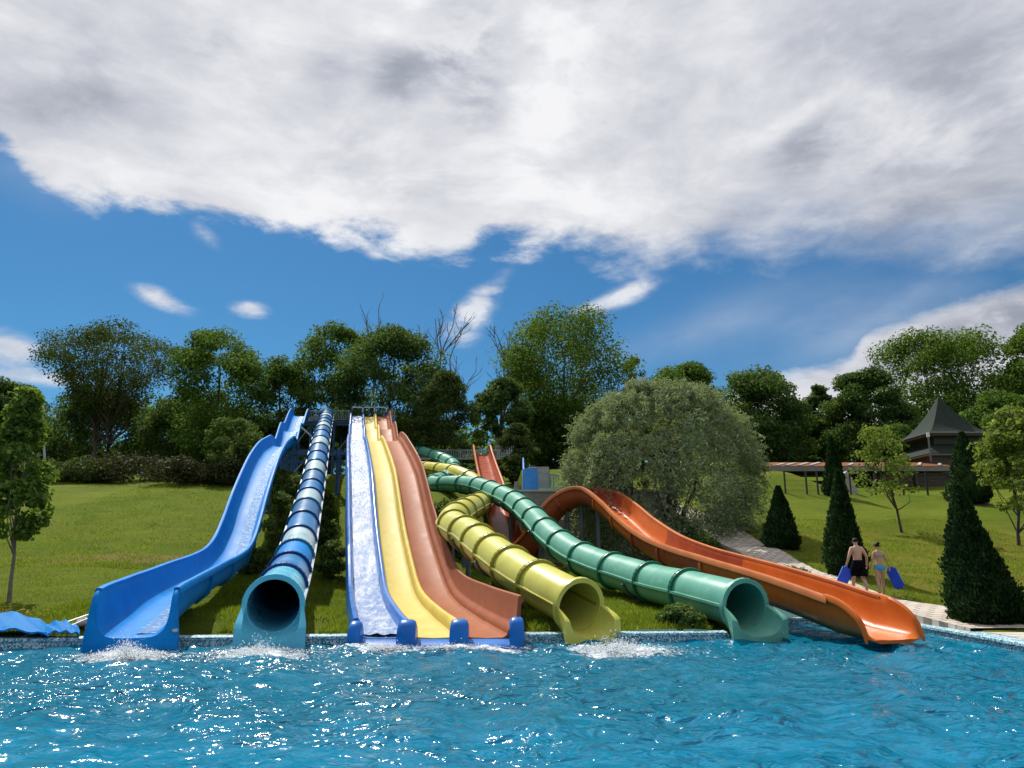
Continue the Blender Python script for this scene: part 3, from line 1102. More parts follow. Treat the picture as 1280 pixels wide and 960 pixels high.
def tube_slide(name, label, ctrl, rad, seg, mats, fl_mats, seam_mat, posts, mouth, post_mat=M_STEEL, bolts_until=26, post_r=0.09, seam=True, seg_far=None):
    """enclosed flume: bolted segments, a flange at every joint, seams along both sides"""
    path = resample(catmull(ctrl, 12), 0.25)
    path.reverse()                      # from the mouth upward, so that joints count from the mouth
    k_seg = max(2, int(round(seg / 0.25)))
    k_far = max(2, int(round((seg_far or seg) / 0.25)))
    base = Vector((path[0].x, path[0].y, 0))
    root = thing(name, label, 'water slide', base)
    n = 28
    fr = frames(path)
    circ = [(math.cos(2 * math.pi * j / n), math.sin(2 * math.pi * j / n)) for j in range(n)]
    idx = [0]
    while idx[-1] < len(path) - 1:
        idx.append(min(len(path) - 1, idx[-1] + (k_seg if path[idx[-1]].y < 29 else k_far)))
    for s, (i0, i1) in enumerate(zip(idx, idx[1:])):
        rows = [place(fr[i], [(a * rad, b * rad) for a, b in circ]) for i in range(i0, i1 + 1)]
        MB().grid(rows, closed=True).build('tube_segment', mats(s), root, True, 60)
        if seam:
            for sd in (-1, 1):
                sm = MB()
                pr = [(sd * (rad - 0.01), -0.035), (sd * (rad + 0.075), -0.03), (sd * (rad + 0.075), 0.03), (sd * (rad - 0.01), 0.035)]
                sm.grid([place(fr[i], pr) for i in range(i0, i1 + 1)], closed=True, caps=True)
                sm.build('side_seam', seam_mat, root, False)
    for s, i in enumerate(idx[1:-1]):
        p, t, r, u = fr[i]
        rows = []
        for a, b in ((-0.06, 0.0), (-0.06, 0.075), (-0.012, 0.082), (-0.010, 0.06), (0.010, 0.06), (0.012, 0.082), (0.06, 0.075), (0.06, 0.0)):
            rows.append([p + t * a + (r * c + u * d) * (rad + b) for c, d in circ])
        f = MB().grid(rows, closed=True).build('flange', fl_mats(s), root, True, 30)
        if p.y < bolts_until:
            bm_ = MB()
            for j in range(30):
                a = 2 * math.pi * j / 30
                for off in (-0.036, 0.036):
                    q = p + t * off + (r * math.cos(a) + u * math.sin(a)) * (rad + 0.082)
                    bm_.box(q, (0.016, 0.016, 0.016))
            bm_.build('bolt', fl_mats(s), f, False)['kind'] = 'stuff'
    # mouth ring
    p, t, r, u = fr[0]
    rows = []
    for a, b in ((0.05, -0.012), (-0.10, -0.012), (-0.10, 0.10), (0.02, 0.10), (0.05, 0.0)):
        rows.append([p + t * a + (r * c + u * d) * (rad + b) for c, d in circ])
    MB().grid(rows, closed=True).build('mouth_ring', mats(-1), root, True, 40)
    exit_trough(root, p - t * 0.02, -t, rad * 0.995, mouth['L'], mats(-1), 0.02, mouth['h1'], -0.12, mouth['w1'], dip=mouth.get('dip', 0.15))
    for D in posts:
        i = min(range(len(path)), key=lambda q: abs(path[q].y - D[0]) + (1000 if (len(D) > 1 and q < D[1]) else 0))
        q = path[i]
        post(root, q.x, q.y, q.z - rad + 0.02, post_r, post_mat)
        rows = []
        pf, tf, rf, uf = fr[i]
        cr = MB()
        arc = [pf + (rf * math.cos(a) + uf * math.sin(a)) * (rad + 0.05) for a in np.linspace(math.pi * 1.08, math.pi * 1.92, 11)]
        cr.tube(arc, 0.05, 8)
        cr.build('cradle', post_mat, root)
    return root, fr


# ------------------------------------------------------------------ tube slide in blue bands


def xtube(y):
    return -5.11 - 0.2265 * (y - 17.0)


TZ = [(17.5, 0.86), (18.4, 0.93), (20, 1.07), (22, 1.28), (24, 1.56), (26.5, 1.98), (29, 2.55), (31.5, 3.2), (35, 4.1), (39, 5.1), (43, 6.35), (47, 7.65), (51, 8.95), (55, 10.2), (60, 11.6), (66, 13.2), (71, 14.5), (75, 15.35)]


def band(s):
    if s == -1:
        return M_AQUA
    return [M_AQUA, M_BLUE_MID, M_BLUE, M_PALE, M_BLUE_SLATE, M_BLUE_MID][s] if s < 3 else [M_PALE, M_BLUE_MID, M_BLUE_SLATE][s % 3]


tube_slide('tube_slide', 'closed tube slide banded in blues and pale grey, beside the open blue slide',
           [(xtube(y), y, z) for y, z in reversed(TZ)], 0.57, 2.75, band, lambda s: M_TEAL if s % 3 == 2 else M_NAVY, M_SEAM,
           [(26,), (34,), (42,), (58,)], dict(L=0.62, h1=-0.22, w1=0.60, dip=0.16), M_STEELB)

# ------------------------------------------------------------------ yellow and green tube slides
yel = [W(488, 574, 70), W(520, 584, 66), W(545, 587, 62), W(572, 592, 57), W(594, 603, 54), W(606, 614, 50.5), W(606, 625, 46), W(594, 632, 40.5), W(577, 641, 35.5),
       W(566, 650, 31.4), W(567, 657, 29.8), W(577, 664, 28.3), W(590, 671, 27), W(609, 687, 24.8), W(632, 704, 22.8), W(655, 720, 21.3), W(690, 740, 19.7), W(722, 757, 18.65)]
_yr, _yf = tube_slide('tube_slide', 'yellow tube slide winding down beside the red lane', yel, 0.57, 1.9, lambda s: M_YEL, lambda s: M_YEL_D, M_YEL_D,
           [(27.5,), (24.0,), (31.2,), (36.5,), (46,)], seg_far=3.2, mouth=dict(L=0.62, h1=-0.14, w1=0.62, dip=0.10))
grn = [W(500, 556, 74), W(525, 565, 70.5), W(548, 572, 67), W(565, 580, 63.5), W(567, 590, 60), W(555, 598, 57), W(541, 603, 54.5), W(548, 606, 52.5),
       W(563, 605, 51), W(585, 606, 49), W(607, 611, 46), W(642, 627, 40.5), W(667, 648, 35.8), W(687, 669, 32.5), W(717, 692, 29.4), W(752, 708, 27.0), W(790, 720, 25.0), W(822, 730, 23.4),
       W(857, 738, 21.6), W(892, 747, 20.2), W(929, 757, 19.0)]
_gr, _gf = tube_slide('tube_slide', 'green tube slide curving down between the yellow tube and the orange slide', grn, 0.55, 2.5, lambda s: M_GRN, lambda s: M_GRN_D, M_GRN,
           [(24.5,), (28.5,), (34,), (41,), (49,), (60,)], dict(L=0.62, h1=-0.14, w1=0.62, dip=0.10))

# ------------------------------------------------------------------ open flumes


def open_slide(name, label, pts, w, h, sections, sec_mat, rim_mat, bank=None, hump=None, posts=(), mouth=None, post_mat=M_STEEL, step=0.3):
    base = Vector((pts[-1].x, pts[-1].y, 0))
    root = thing(name, label, 'water slide', base)
    fr = frames(pts, bank)
    n = len(pts)
    idx = [int(round(x)) for x in np.linspace(0, n - 1, sections + 1)]
    nin = 14
    for s, (i0, i1) in enumerate(zip(idx, idx[1:])):
        rows, rims = [], []
        for i in range(i0, i1 + 1):
            hh = h(i, pts[i]) if callable(h) else h
            pr = u_profile(w, hh)
            rows.append(place(fr[i], pr))
        sec = MB().grid(rows, closed=True, caps=True).build('trough_section', sec_mat(s), root, True, 45)
        rl = MB()
        for sd in (-1, 1):
            rr = []
            for i in range(i0, i1 + 1):
                hh = h(i, pts[i]) if callable(h) else h
                rr.append(place(fr[i], [(sd * (w * 1.02 - 0.012), hh - 0.03), (sd * (w * 1.02 - 0.012), hh + 0.03), (sd * (w * 1.02 + 0.04), hh + 0.05), (sd * (w * 1.02 + 0.09), hh + 0.045), (sd * (w * 1.02 + 0.125), hh + 0.0), (sd * (w * 1.02 + 0.125), hh - 0.115)]))
            rl.grid(rr, closed=True, caps=True)
        rl.build('rim', rim_mat, sec, True, 40)
        if i0 > 0:   # outside joint flange
            pr = []
            hh = h(i0, pts[i0]) if callable(h) else h
            rows = []
            for a, g in ((-0.05, 0.0), (-0.05, 0.08), (0.05, 0.08), (0.05, 0.0)):
                row = []
                for (x, y) in [(w + 0.05, hh * 0.75), (w + 0.05, hh * 0.5), (w * 0.92 + 0.05, hh * 0.2), (w * 0.6, -0.07), (-w * 0.6, -0.07), (-w * 0.92 - 0.05, hh * 0.2), (-w - 0.05, hh * 0.5), (-w - 0.05, hh * 0.75)]:
                    l = math.hypot(x, y - hh * 0.5) or 1
                    row.append(fr[i0][0] + fr[i0][1] * a + fr[i0][2] * (x * (1 + g / l)) + fr[i0][3] * (hh * 0.5 + (y - hh * 0.5) * (1 + g / l)))
                rows.append(row)
            MB().grid(rows).build('joint_flange', sec_mat(s), root, True, 30)
    for D in posts:
        i = min(range(n), key=lambda q: (pts[q] - D).length)
        post(root, pts[i].x, pts[i].y, pts[i].z - 0.05, 0.10, post_mat)
    return root, fr


# blue open slide
def x1(y):
    return -7.92 - 0.2225 * (y - 16.9)


Z1 = [(16.9, 0.30), (18.5, 0.48), (20, 0.66), (22, 0.82), (24, 0.95), (26, 1.06), (28, 1.20), (30, 1.42), (32, 1.90), (34, 2.8), (36, 3.9), (39, 5.3), (42, 6.5), (46, 7.7), (50.3, 8.6), (52.4, 9.0), (54, 9.17), (56.4, 9.35), (58.2, 10.1), (60.6, 11.25), (62.9, 11.6), (65, 12.1), (68, 13.3), (71, 14.3), (73.2, 14.7), (75.5, 14.75)]
pts1 = resample(catmull([Vector((x1(y), y, z)) for y, z in reversed(Z1)], 8), 0.3)


def h1(i, p):
    return 0.74 + 0.05 * math.exp(-((p.y - 54) / 1.6) ** 2) + 0.18 * math.exp(-((p.y - 17) / 2.5) ** 2)


blue_root, blue_fr = open_slide('open_slide', 'open bright blue slide with a deep trough, outermost beside the sloping lawn', pts1, 0.70, h1, 14,
                                lambda s: M_BLUE, M_BLUE, posts=[Vector((x1(y) + dx_, y, zt(y))) for y, dx_ in ((34, 0), (39, 0), (46, 0), (60, 0), (68, 0))], post_mat=M_STEELB)


def end_plate(root, fr, w, h, mat, flare, depth, th=0.09, zb=-0.15, spread=0.16, rnd=False):
    """the flared front of an open flume: the rims roll down to a wide plate that stands in the water"""
    p, t, r, u = fr
    t = Vector((t.x, t.y, 0)).normalized()
    Z = Vector((0, 0, 1))
    ns = 12
    rows = []
    if rnd:
        for i in range(ns + 1):
            s = i / ns
            e = 1 - math.sqrt(max(0.0, 1 - s ** 2.0))
            c = p + t * (depth * s - 0.01) - Z * (0.10 * s)
            pr = u_profile(w, max(0.05, (h + 0.045) * (1 - flare * e)))
            rows.append([Vector((*(c + r * a).xy, max(-0.15, c.z + b))) for a, b in pr])
        return MB().grid(rows, closed=True, caps=True).build('exit_mouth', mat, root, True, 40)
    prof = u_profile(w, h)[:14]
    for i in range(ns + 1):
        s = i / ns
        e = (1 - math.sqrt(max(0.0, 1 - s ** 1.9))) if rnd else s * s * (3 - 2 * s)
        ring, out = [], []
        for j, (a, b) in enumerate(prof):
            bb = b * (1 - flare * e * min(1, b / h * 1.4))
            x = a * (1 + 0.05 * e)
            ring.append(p + t * (depth * s) + r * x + Z * (bb - 0.06 * e))
        for j, (a, b) in enumerate(prof):
            f = j / 13
            top = h * (1 - flare * e) - 0.06 * e + 0.05
            if j <= 4:
                g = j / 4
                x = -(w + 0.14 + spread * g * e)
                z = top * (1 - g) + (zb - p.z) * g
            elif j >= 9:
                g = (13 - j) / 4
                x = (w + 0.14 + spread * g * e)
                z = top * (1 - g) + (zb - p.z) * g
            else:
                g = (j - 4) / 5
                x = (-1 + 2 * g) * (w + 0.14 + spread * e)
                z = zb - p.z
            out.append(p + t * (depth * s) + r * x + Z * z)
        rows.append(ring + list(reversed(out)))
    for sd in (-1, 1):
        rr = []
        for i in range(ns + 1):
            s = i / ns
            e = s * s * (3 - 2 * s)
            top = h * (1 - flare * e) - 0.06 * e
            q = 1 - 0.85 * s ** 4
            c = p + t * (depth * s + 0.02 * s)
            rr.append([c + r * (sd * (w * 1.02 * (1 + 0.05 * e) + a)) + Z * (top + b * q) for a, b in ((-0.015, -0.06), (-0.015, 0.035), (0.04, 0.058), (0.09, 0.052), (0.13, 0.0), (0.13, -0.13))])
        MB().grid(rr, closed=True, caps=True).build('rim', mat, root, True, 50)
    mb = MB().grid(rows, closed=True)
    a, b = rows[-1][:14], list(reversed(rows[-1][14:]))
    mb.add(a + b, [(j, j + 1, 14 + j + 1, 14 + j) for j in range(13)])
    return mb.build('exit_mouth', mat, root, True, 40)




def shoulder_end(root, fr, w, h, mat, depth, drop, zb=-0.15):
    """the front of the blue flume: rims roll down over rounded shoulders to an end plate that widens towards the water"""
    p, t, r, u = fr
    t = Vector((t.x, t.y, 0)).normalized()
    Z = Vector((0, 0, 1))
    rows = []
    for i in range(10):
        s_ = i / 9
        e = 1 - math.sqrt(max(0.0, 1 - s_ ** 2))
        c = p + t * (depth * s_ - 0.01) - Z * (0.04 * s_)
        rows.append([c + r * a_ + Z * b_ for a_, b_ in u_profile(w, h * (1 - drop * e))])
    MB().grid(rows, closed=True, caps=True).build('exit_mouth', mat, root, True, 50)
    hh = h * (1 - drop)
    o = p + t * depth - Z * 0.04
    zz = zb - o.z
    A = [(-w - 0.03, hh + 0.02), (-w - 0.012, hh * 0.5), (-w * 0.90 - 0.02, hh * 0.27), (-w * 0.6, -0.01), (0, -0.012), (w * 0.6, -0.01), (w * 0.90 + 0.02, hh * 0.27), (w + 0.012, hh * 0.5), (w + 0.03, hh + 0.02)]
    B = [(-w - 0.135, hh - 0.02), (-w - 0.16, hh * 0.5), (-w - 0.19, hh * 0.1), (-w - 0.22, zz), (0, zz), (w + 0.22, zz), (w + 0.19, hh * 0.1), (w + 0.16, hh * 0.5), (w + 0.135, hh - 0.02)]

    def at(pts, d):
        return [o + t * d + r * x + Z * z for x, z in pts]
    MB().grid([at(A, -0.10), at(A, 0.005), at(B, 0.005), at(B, -0.22)]).build('end_plate', mat, root, False)


shoulder_end(blue_root, blue_fr[-1], 0.70, h1(0, pts1[-1]), M_BLUE, 0.34, 0.30)


def film(root, fr, i0, i1, u0, u1, mat, lift, name='water_stream', wob=0.03, cols=6, seed=1):
    r2 = np.random.default_rng(seed)
    rows = []
    for i in range(i0, i1):
        c = u0 + (u1 - u0) * np.linspace(0, 1, cols)
        c = c + r2.normal(0, 0.012, cols)
        rows.append(place(fr[i], [(float(x), lift(float(x)) + abs(float(r2.normal(0, wob)))) for x in c]))
    return MB().grid(rows).build(name, mat, root, True, 180)


film(blue_root, blue_fr, 0, len(blue_fr), 0.02, 0.46, M_STREAM, lambda x: 0.014 + (0.012 if abs(x) > 0.4 else 0), wob=0.008)
# small oval maker's plate on the blue end, and the one on the aqua mouth
pm = blue_fr[-1]
plate_at = pm[0] + Vector((pm[1].x, pm[1].y, 0)).normalized() * 0.36 + pm[2] * 0.85 + Vector((0, 0, 0.10))


def badge(root, c, rx, rz, mat, mat2):
    ring = [Vector((c.x + rx * math.cos(a), c.y - 0.012, c.z + rz * math.sin(a))) for a in np.linspace(0, 2 * math.pi, 20, endpoint=False)]
    ring2 = [Vector((q.x, q.y + 0.02, q.z)) for q in ring]
    b = MB().grid([ring, ring2], closed=True).add(ring, [tuple(range(20))]).build('badge', mat, root, False)
    MB().box((c.x, c.y - 0.014, c.z), (rx * 1.1, 0.006, rz * 0.35)).build('badge_mark', mat2, b, False)


badge(blue_root, plate_at, 0.065, 0.04, M_SIGNGREY, M_WHITE)

# orange open slide
org = [W(602, 568, 66), W(605, 580, 61), W(609, 596, 55.5), W(614, 614, 50.5), W(620, 638, 46), W(628, 664, 42.7), W(637, 686, 40.6), W(648, 699, 39.4), W(660, 699, 38.6), W(673, 684, 38.1), W(688, 658, 37.8), W(706, 638, 37.5),
       W(728, 629, 37.0), W(750, 633, 36.0), W(772, 649, 34.0), W(795, 671, 31.4), W(825, 694, 28.5), W(862, 712, 26.0), W(905, 727, 23.9), W(955, 744, 21.7), W(1010, 764, 19.9), W(1050, 780, 18.8), W(1068, 787, 18.35)]
pts_o = resample(catmull(org, 10), 0.28)


def ho(i, p):
    f = i / len(pts_o)
    return 0.72 + 0.14 * math.exp(-((f - 0.02) / 0.03) ** 2)


n_o = len(pts_o)
bank_o = []
for i, p in enumerate(pts_o):
    f = i / n_o
    bank_o.append(0.0)
sec_o = 18


def org_mat(s):
    return [M_ORG_R, M_ORG_R, M_ORG_R, M_ORG_R, M_ORG_R, M_ORG_R, M_ORG_R, M_ORG_R, M_ORG_R, M_ORG_R, M_ORG_R, M_ORG_R, M_ORG, M_ORG, M_ORG_R, M_ORG_R, M_ORG, M_ORG][s]


org_root, org_fr = open_slide('open_slide', 'orange open slide that humps over posts and runs down to the pool corner', pts_o, 0.66, ho, sec_o, org_mat, M_ORG_D, bank=bank_o,
                              posts=[W(675, 684, 38.1), W(708, 636, 37.5), W(727, 629, 37.0), W(747, 632, 36.2), W(820, 690, 28.8), W(905, 727, 23.9), W(611, 600, 57.5), W(620, 640, 48)])
end_plate(org_root, org_fr[-1], 0.66, 0.72, M_ORG, 0.95, 1.25, spread=0.0, rnd=True)

# ------------------------------------------------------------------ three-lane slide
tri = thing('lane_slide', 'wide slide of three lanes in white, yellow and red with blue end blocks', 'water slide', (xl(17.6) + 1.8, 17.6, 0))
YE = 17.75
stations = list(np.arange(YE, 74.6, 0.3)) + [74.6]
# lateral layout at the left edge: wall | white lane | divider | yellow lane | divider | red lane | wall
LAY = [(0.16, 1.02, M_LWHITE), (1.30, 2.16, M_LYEL), (2.44, 3.32, M_LRED)]
panel_y = [YE] + list(np.arange(YE + 2.6, 73, 3.1)) + [74.6]
for (a, b, mt) in LAY:
    for y0, y1 in zip(panel_y, panel_y[1:]):
        ys = [y for y in stations if y0 + 0.012 < y < y1 - 0.012]
        ys = [y0 + 0.012] + ys + [y1 - 0.012]
        rows = []
        for y in ys:
            z = zt(y) + (0.010 * (y - y0) / (y1 - y0))
            X = xl(y)
            rows.append([(X + a - 0.05, y, z + 0.10), (X + a + 0.01, y, z + 0.03), (X + a + 0.08, y, z), (X + (a + b) / 2, y, z - 0.012), (X + b - 0.08, y, z), (X + b - 0.01, y, z + 0.03), (X + b + 0.05, y, z + 0.10),
                         (X + b + 0.05, y, z - 0.06), (X + a - 0.05, y, z - 0.06)])
        MB().grid(rows, closed=True, caps=True).build('lane_panel', mt, tri, True, 40)


def hump(y):
    return 0.16 * math.exp(-((y - 54) / 1.5) ** 2) + 0.14 * math.exp(-((y - 62.7) / 1.5) ** 2)


def ridge(name, prof_fn, mat, y0=YE, y1=74.6):
    ys = [y for y in stations if y0 <= y <= y1]
    rows = []
    for y in ys:
        z = zt(y)
        X = xl(y)
        rows.append([(X + a, y, z + b) for a, b in prof_fn(y)])
    return MB().grid(rows, closed=True, caps=True).build(name, mat, tri, True, 50)


def div_prof(a, b, h):
    def f(y):
        hh = h + hump(y) * 0.8
        return [(a, -0.05), (a + 0.01, hh * 0.5), (a + 0.045, hh * 0.88), (a + 0.10, hh), (b - 0.10, hh), (b - 0.045, hh * 0.88), (b - 0.01, hh * 0.5), (b, -0.05)]
    return f


ridge('divider', div_prof(1.035, 1.285, 0.34), M_LIP)
ridge('divider', div_prof(2.175, 2.425, 0.34), M_LYEL_D)


def left_prof(y):
    hh = 0.40 + hump(y)
    return [(-0.10, -0.55), (-0.10, hh - 0.1), (-0.06, hh), (0.02, hh + 0.02), (0.08, hh - 0.04), (0.12, 0.1), (0.145, -0.05), (0.10, -0.12), (-0.04, -0.15), (-0.04, -0.55)]


ridge('side_wall', left_prof, M_LIP)


def right_prof(y):
    hh = 0.60 + 0.28 * float(1 - sstep(y, 20, 40)) + 0.7 * hump(y)
    return [(3.335, -0.05), (3.36, 0.14), (3.42, 0.24), (3.50, 0.27), (3.54, 0.33), (3.58, hh - 0.06), (3.60, hh), (3.66, hh + 0.02), (3.71, hh - 0.04), (3.71, hh - 0.12), (3.66, hh - 0.14), (3.62, 0.25), (3.56, -0.15), (3.40, -0.2)]


ridge('side_wall', right_prof, M_LRED_D)
# undercarriage
for y in (30, 36, 43.5, 50.5, 58.5, 64.5, 70):
    mb = MB()
    X, z = xl(y), zt(y) - 0.22
    mb.bar((X - 0.1, y, z), (X + 3.7, y, z), 0.14, 0.2)
    mb.build('cross_beam', M_STEELB, tri)
    for d in (0.35, 3.2):
        if z - gz(X + d, y) > 0.25:
            post(tri, X + d, y, z, 0.10, M_STEELB)
# white water running in the first lane
rng5 = np.random.default_rng(5)
rows = []
wy = list(np.arange(YE + 0.1, 73.6, 0.09))
C = 12
prev = np.zeros(C)
for y in wy:
    X = xl(y)
    z = zt(y)
    prev = prev * 0.6 + rng5.normal(0, 0.012, C)
    surge = 0.03 * (1 + math.sin(y * 2.1) * math.sin(y * 0.73))
    rows.append([(X + 0.17 + 0.84 * j / (C - 1), y, z + 0.03 + surge + prev[j] + 0.012 * math.sin(j * 1.7 + y * 5)) for j in range(C)])
MB().grid(rows).build('rushing_water', M_RUSH, tri, True, 180)
# blue end pieces: rounded blocks at the ends of walls, low lip beams between them
XE = xl(YE)
def end_block(cx, w, h, d=0.62):
    y1, y0 = YE + 0.14, YE - d + 0.14
    rows = []
    n = 12
    for i in range(n + 1):
        a = math.pi * i / n
        # rounded front-to-back outline, seen from the side
        prof = (y0 + (y1 - y0) * (0.5 - 0.5 * math.cos(a)), -0.18 + (h + 0.18) * (math.sin(a) ** 0.45 if 0 < i < n else 0))
        rows.append(prof)
    ring = []
    for yy, zz in rows:
        wi = w / 2
        ring.append([(cx - wi, yy, -0.18), (cx - wi, yy, max(-0.18, zz - 0.12)), (cx - wi * 0.86, yy, max(-0.18, zz - 0.035)), (cx - wi * 0.5, yy, zz), (cx + wi * 0.5, yy, zz), (cx + wi * 0.86, yy, max(-0.18, zz - 0.035)), (cx + wi, yy, max(-0.18, zz - 0.12)), (cx + wi, yy, -0.18)])
    return MB().grid(ring, closed=True, caps=True).build('end_block', M_LIP, tri, True, 50)


end_block(XE + 0.03, 0.27, 0.52)
end_block(XE + 1.16, 0.40, 0.55)
end_block(XE + 2.30, 0.40, 0.56)
end_block(XE + 3.55, 0.32, 0.60)
for a, b in ((0.17, 0.96), (1.36, 2.10), (2.50, 3.39)):
    rows = []
    for q in np.linspace(0, 1, 9):
        yy = YE - 0.06 - 0.40 * q
        zz = zt(YE) - 0.02 - 0.10 * q * q
        rows.append([(XE + a, yy, zz), (XE + b, yy, zz)])
    yy = YE - 0.46
    rows += [[(XE + a, yy - 0.03, zt(YE) - 0.17), (XE + b, yy - 0.03, zt(YE) - 0.17)], [(XE + a, yy - 0.02, -0.2), (XE + b, yy - 0.02, -0.2)]]
    MB().grid(rows).build('end_lip', M_LIP, tri, True, 50)

# ------------------------------------------------------------------ start tower
TW = thing('slide_tower', 'steel start tower with railings and white hoops at the top of the slides', 'tower', (-17.5, 76.5, gz(-17.5, 76.5)))
tx0, tx1, ty0, ty1, tzp = -22.4, -12.6, 74.7, 78.6, 14.6
MB().box(((tx0 + tx1) / 2, (ty0 + ty1) / 2, tzp - 0.12), (tx1 - tx0, ty1 - ty0, 0.16)).build('platform', M_STEELB, TW, False)
for i in range(5):
    for yy in (ty0 + 0.2, ty1 - 0.2):
        xx = tx0 + 0.3 + (tx1 - tx0 - 0.6) * i / 4
        post(TW, xx, yy, tzp - 0.2, 0.13, M_STEELB, 'column')
for yy in (ty0 + 0.15, ty1 - 0.15):
    MB().bar((tx0, yy, tzp - 0.34), (tx1, yy, tzp - 0.34), 0.16, 0.26).build('beam', M_STEELB, TW, False)
    MB().bar((tx0 + 0.3, yy, tzp - 2.9), (tx1 - 0.3, yy, tzp - 2.9), 0.10, 0.14).build('beam', M_STEELB, TW, False)
for i in range(4):
    xa = tx0 + 0.3 + (tx1 - tx0 - 0.6) * i / 4
    xb = tx0 + 0.3 + (tx1 - tx0 - 0.6) * (i + 1) / 4
    a, b = (tzp - 0.4, tzp - 3.6) if i % 2 else (tzp - 3.6, tzp - 0.4)
    MB().bar((xa, ty0 + 0.2, a), (xb, ty0 + 0.2, b), 0.07).build('brace', M_RAILG, TW, False)


def railing(parent, a, b, h=1.05, mat=M_RAILG, gap=0.16, bar_r=0.018):
    a, b = Vector(a), Vector(b)
    top = MB().bar(a + Vector((0, 0, h)), b + Vector((0, 0, h)), 0.06).bar(a + Vector((0, 0, 0.12)), b + Vector((0, 0, 0.12)), 0.04)
    n = max(2, int((b - a).length / 1.3))
    for i in range(n + 1):
        p = a.lerp(b, i / n)
        top.bar(p, p + Vector((0, 0, h)), 0.06)
    rl = top.build('railing', mat, parent, False)
    me = MB().bar((0, 0, 0.12), (0, 0, h), bar_r * 2).v, None
    m0 = None
    k = max(2, int((b - a).length / gap))
    for i in range(1, k):
        p = a.lerp(b, i / k)
        if m0 is None:
            m0 = MB().bar(p + Vector((0, 0, 0.12)), p + Vector((0, 0, h)), bar_r * 2).build('baluster', mat, rl, False)
            p0 = p
        else:
            o = m0.copy()
            COL.objects.link(o)
            o.location = p - p0
    return rl


railing(TW, (tx0 + 2.3, ty0 + 0.1, tzp), (xl(74.7) - 0.25, ty0 + 0.1, tzp), 1.0)
railing(TW, (tx0, ty1 - 0.1, tzp), (tx1, ty1 - 0.1, tzp), 1.0)
railing(TW, (tx1 - 0.05, ty0, tzp), (tx1 - 0.05, ty1, tzp), 1.0, M_RAILB)
railing(TW, (xl(74.7) + 3.72, ty0 + 0.1, tzp), (tx1 + 1.0, ty0 + 0.1, tzp), 1.0)
MB().box((tx1 + 0.75, ty0 + 0.5, tzp - 0.1), (0.6, 0.06, 1.5), bevel=0.01).build('side_panel', M_PANELB, TW, False)
for a, b, mt in LAY:
    X = xl(74.3)
    MB().tube([(X + a - 0.1, 74.3, tzp), (X + a - 0.1, 74.3, tzp + 1.15), (X + a - 0.02, 74.3, tzp + 1.26), (X + b + 0.02, 74.3, tzp + 1.26), (X + b + 0.1, 74.3, tzp + 1.15), (X + b + 0.1, 74.3, tzp)], 0.04, 8).build('start_hoop', M_WHITE, TW)
    MB().box((X + b + 0.13, 74.1, tzp + 0.42), (0.22, 0.22, 0.62), bevel=0.04).build('bollard', M_NAVY, TW)
# mid-height support frame under the upper runs
FR = thing('support_frame', 'dark steel frame of columns and beams carrying the upper runs of the slides', 'support frame', (-13, 50, gz(-13, 50)))
yy = 50.2
for xx, yq, top in ((-15.0, 50.2, 8.6), (-13.2, 50.2, 8.4), (-11.35, 50.2, 8.5), (-15.6, 54.5, 9.2), (-13.6, 54.5, 9.3), (-16.4, 58.5, 10.2), (-14.2, 58.5, 10.8)):
    post(FR, xx, yq, top, 0.15, M_STEELB, 'column')
for z in (7.75, 8.3):
    MB().bar((-15.9, 50.2, z), (-11.0, 50.2, z), 0.14, 0.2).build('beam', M_STEELB, FR, False)
MB().bar((-15.6, 54.5, 8.9), (-13.2, 54.5, 8.9), 0.14, 0.2).build('beam', M_STEELB, FR, False)
MB().bar((-15.0, 50.2, 6.2), (-13.2, 50.2, 8.2), 0.08).build('brace', M_RAILG, FR, False)
MB().bar((-15.9, 57.0, 11.2), (-14.6, 57.0, 10.1), 0.10).build('brace', M_RAILG, FR, False)

# start deck of the lower slides, with its fence
SD = thing('start_deck', 'low start deck with a thin grey railing behind the orange slide', 'platform', (0, 67, gz(0, 67)))
dz0 = W(602, 572, 66.8).z
MB().box((-5.5, 68.4, dz0 - 0.08), (13, 3.0, 0.16)).build('platform', M_CONC, SD, False)
for i in range(6):
    post(SD, -11.4 + i * 2.3, 67.2, dz0 - 0.1, 0.11, M_STEEL, 'column')
railing(SD, (-1.4, 67.0, dz0), (0.95, 67.0, dz0), 1.05)
railing(SD, (-11.8, 69.8, dz0), (0.95, 69.8, dz0), 1.05)

# ------------------------------------------------------------------ retaining wall, steps, blue fence
WL = thing('retaining_wall', 'stained concrete retaining wall behind the yellow and green tubes', 'wall', (4.4, WALL_Y, gz(4.4, 41.5)))
wx = np.linspace(0.2, 8.6, 5)
for a, b in zip(wx, wx[1:]):
    MB().box(((a + b) / 2, WALL_Y, 3.0), (b - a - 0.02, 0.34, 4.3)).build('wall_panel', M_CONC, WL, False)
for i in range(3):
    MB().box((0.30, WALL_Y + 1.6 + 2.8 * i, 3.15 + 0.55 * i), (0.3, 2.78, 4.0)).build('wall_panel', M_CONC, WL, False)
MB().box((4.4, WALL_Y, 5.21), (8.7, 0.5, 0.12), bevel=0.02).build('wall_coping', M_COPING, WL, False)
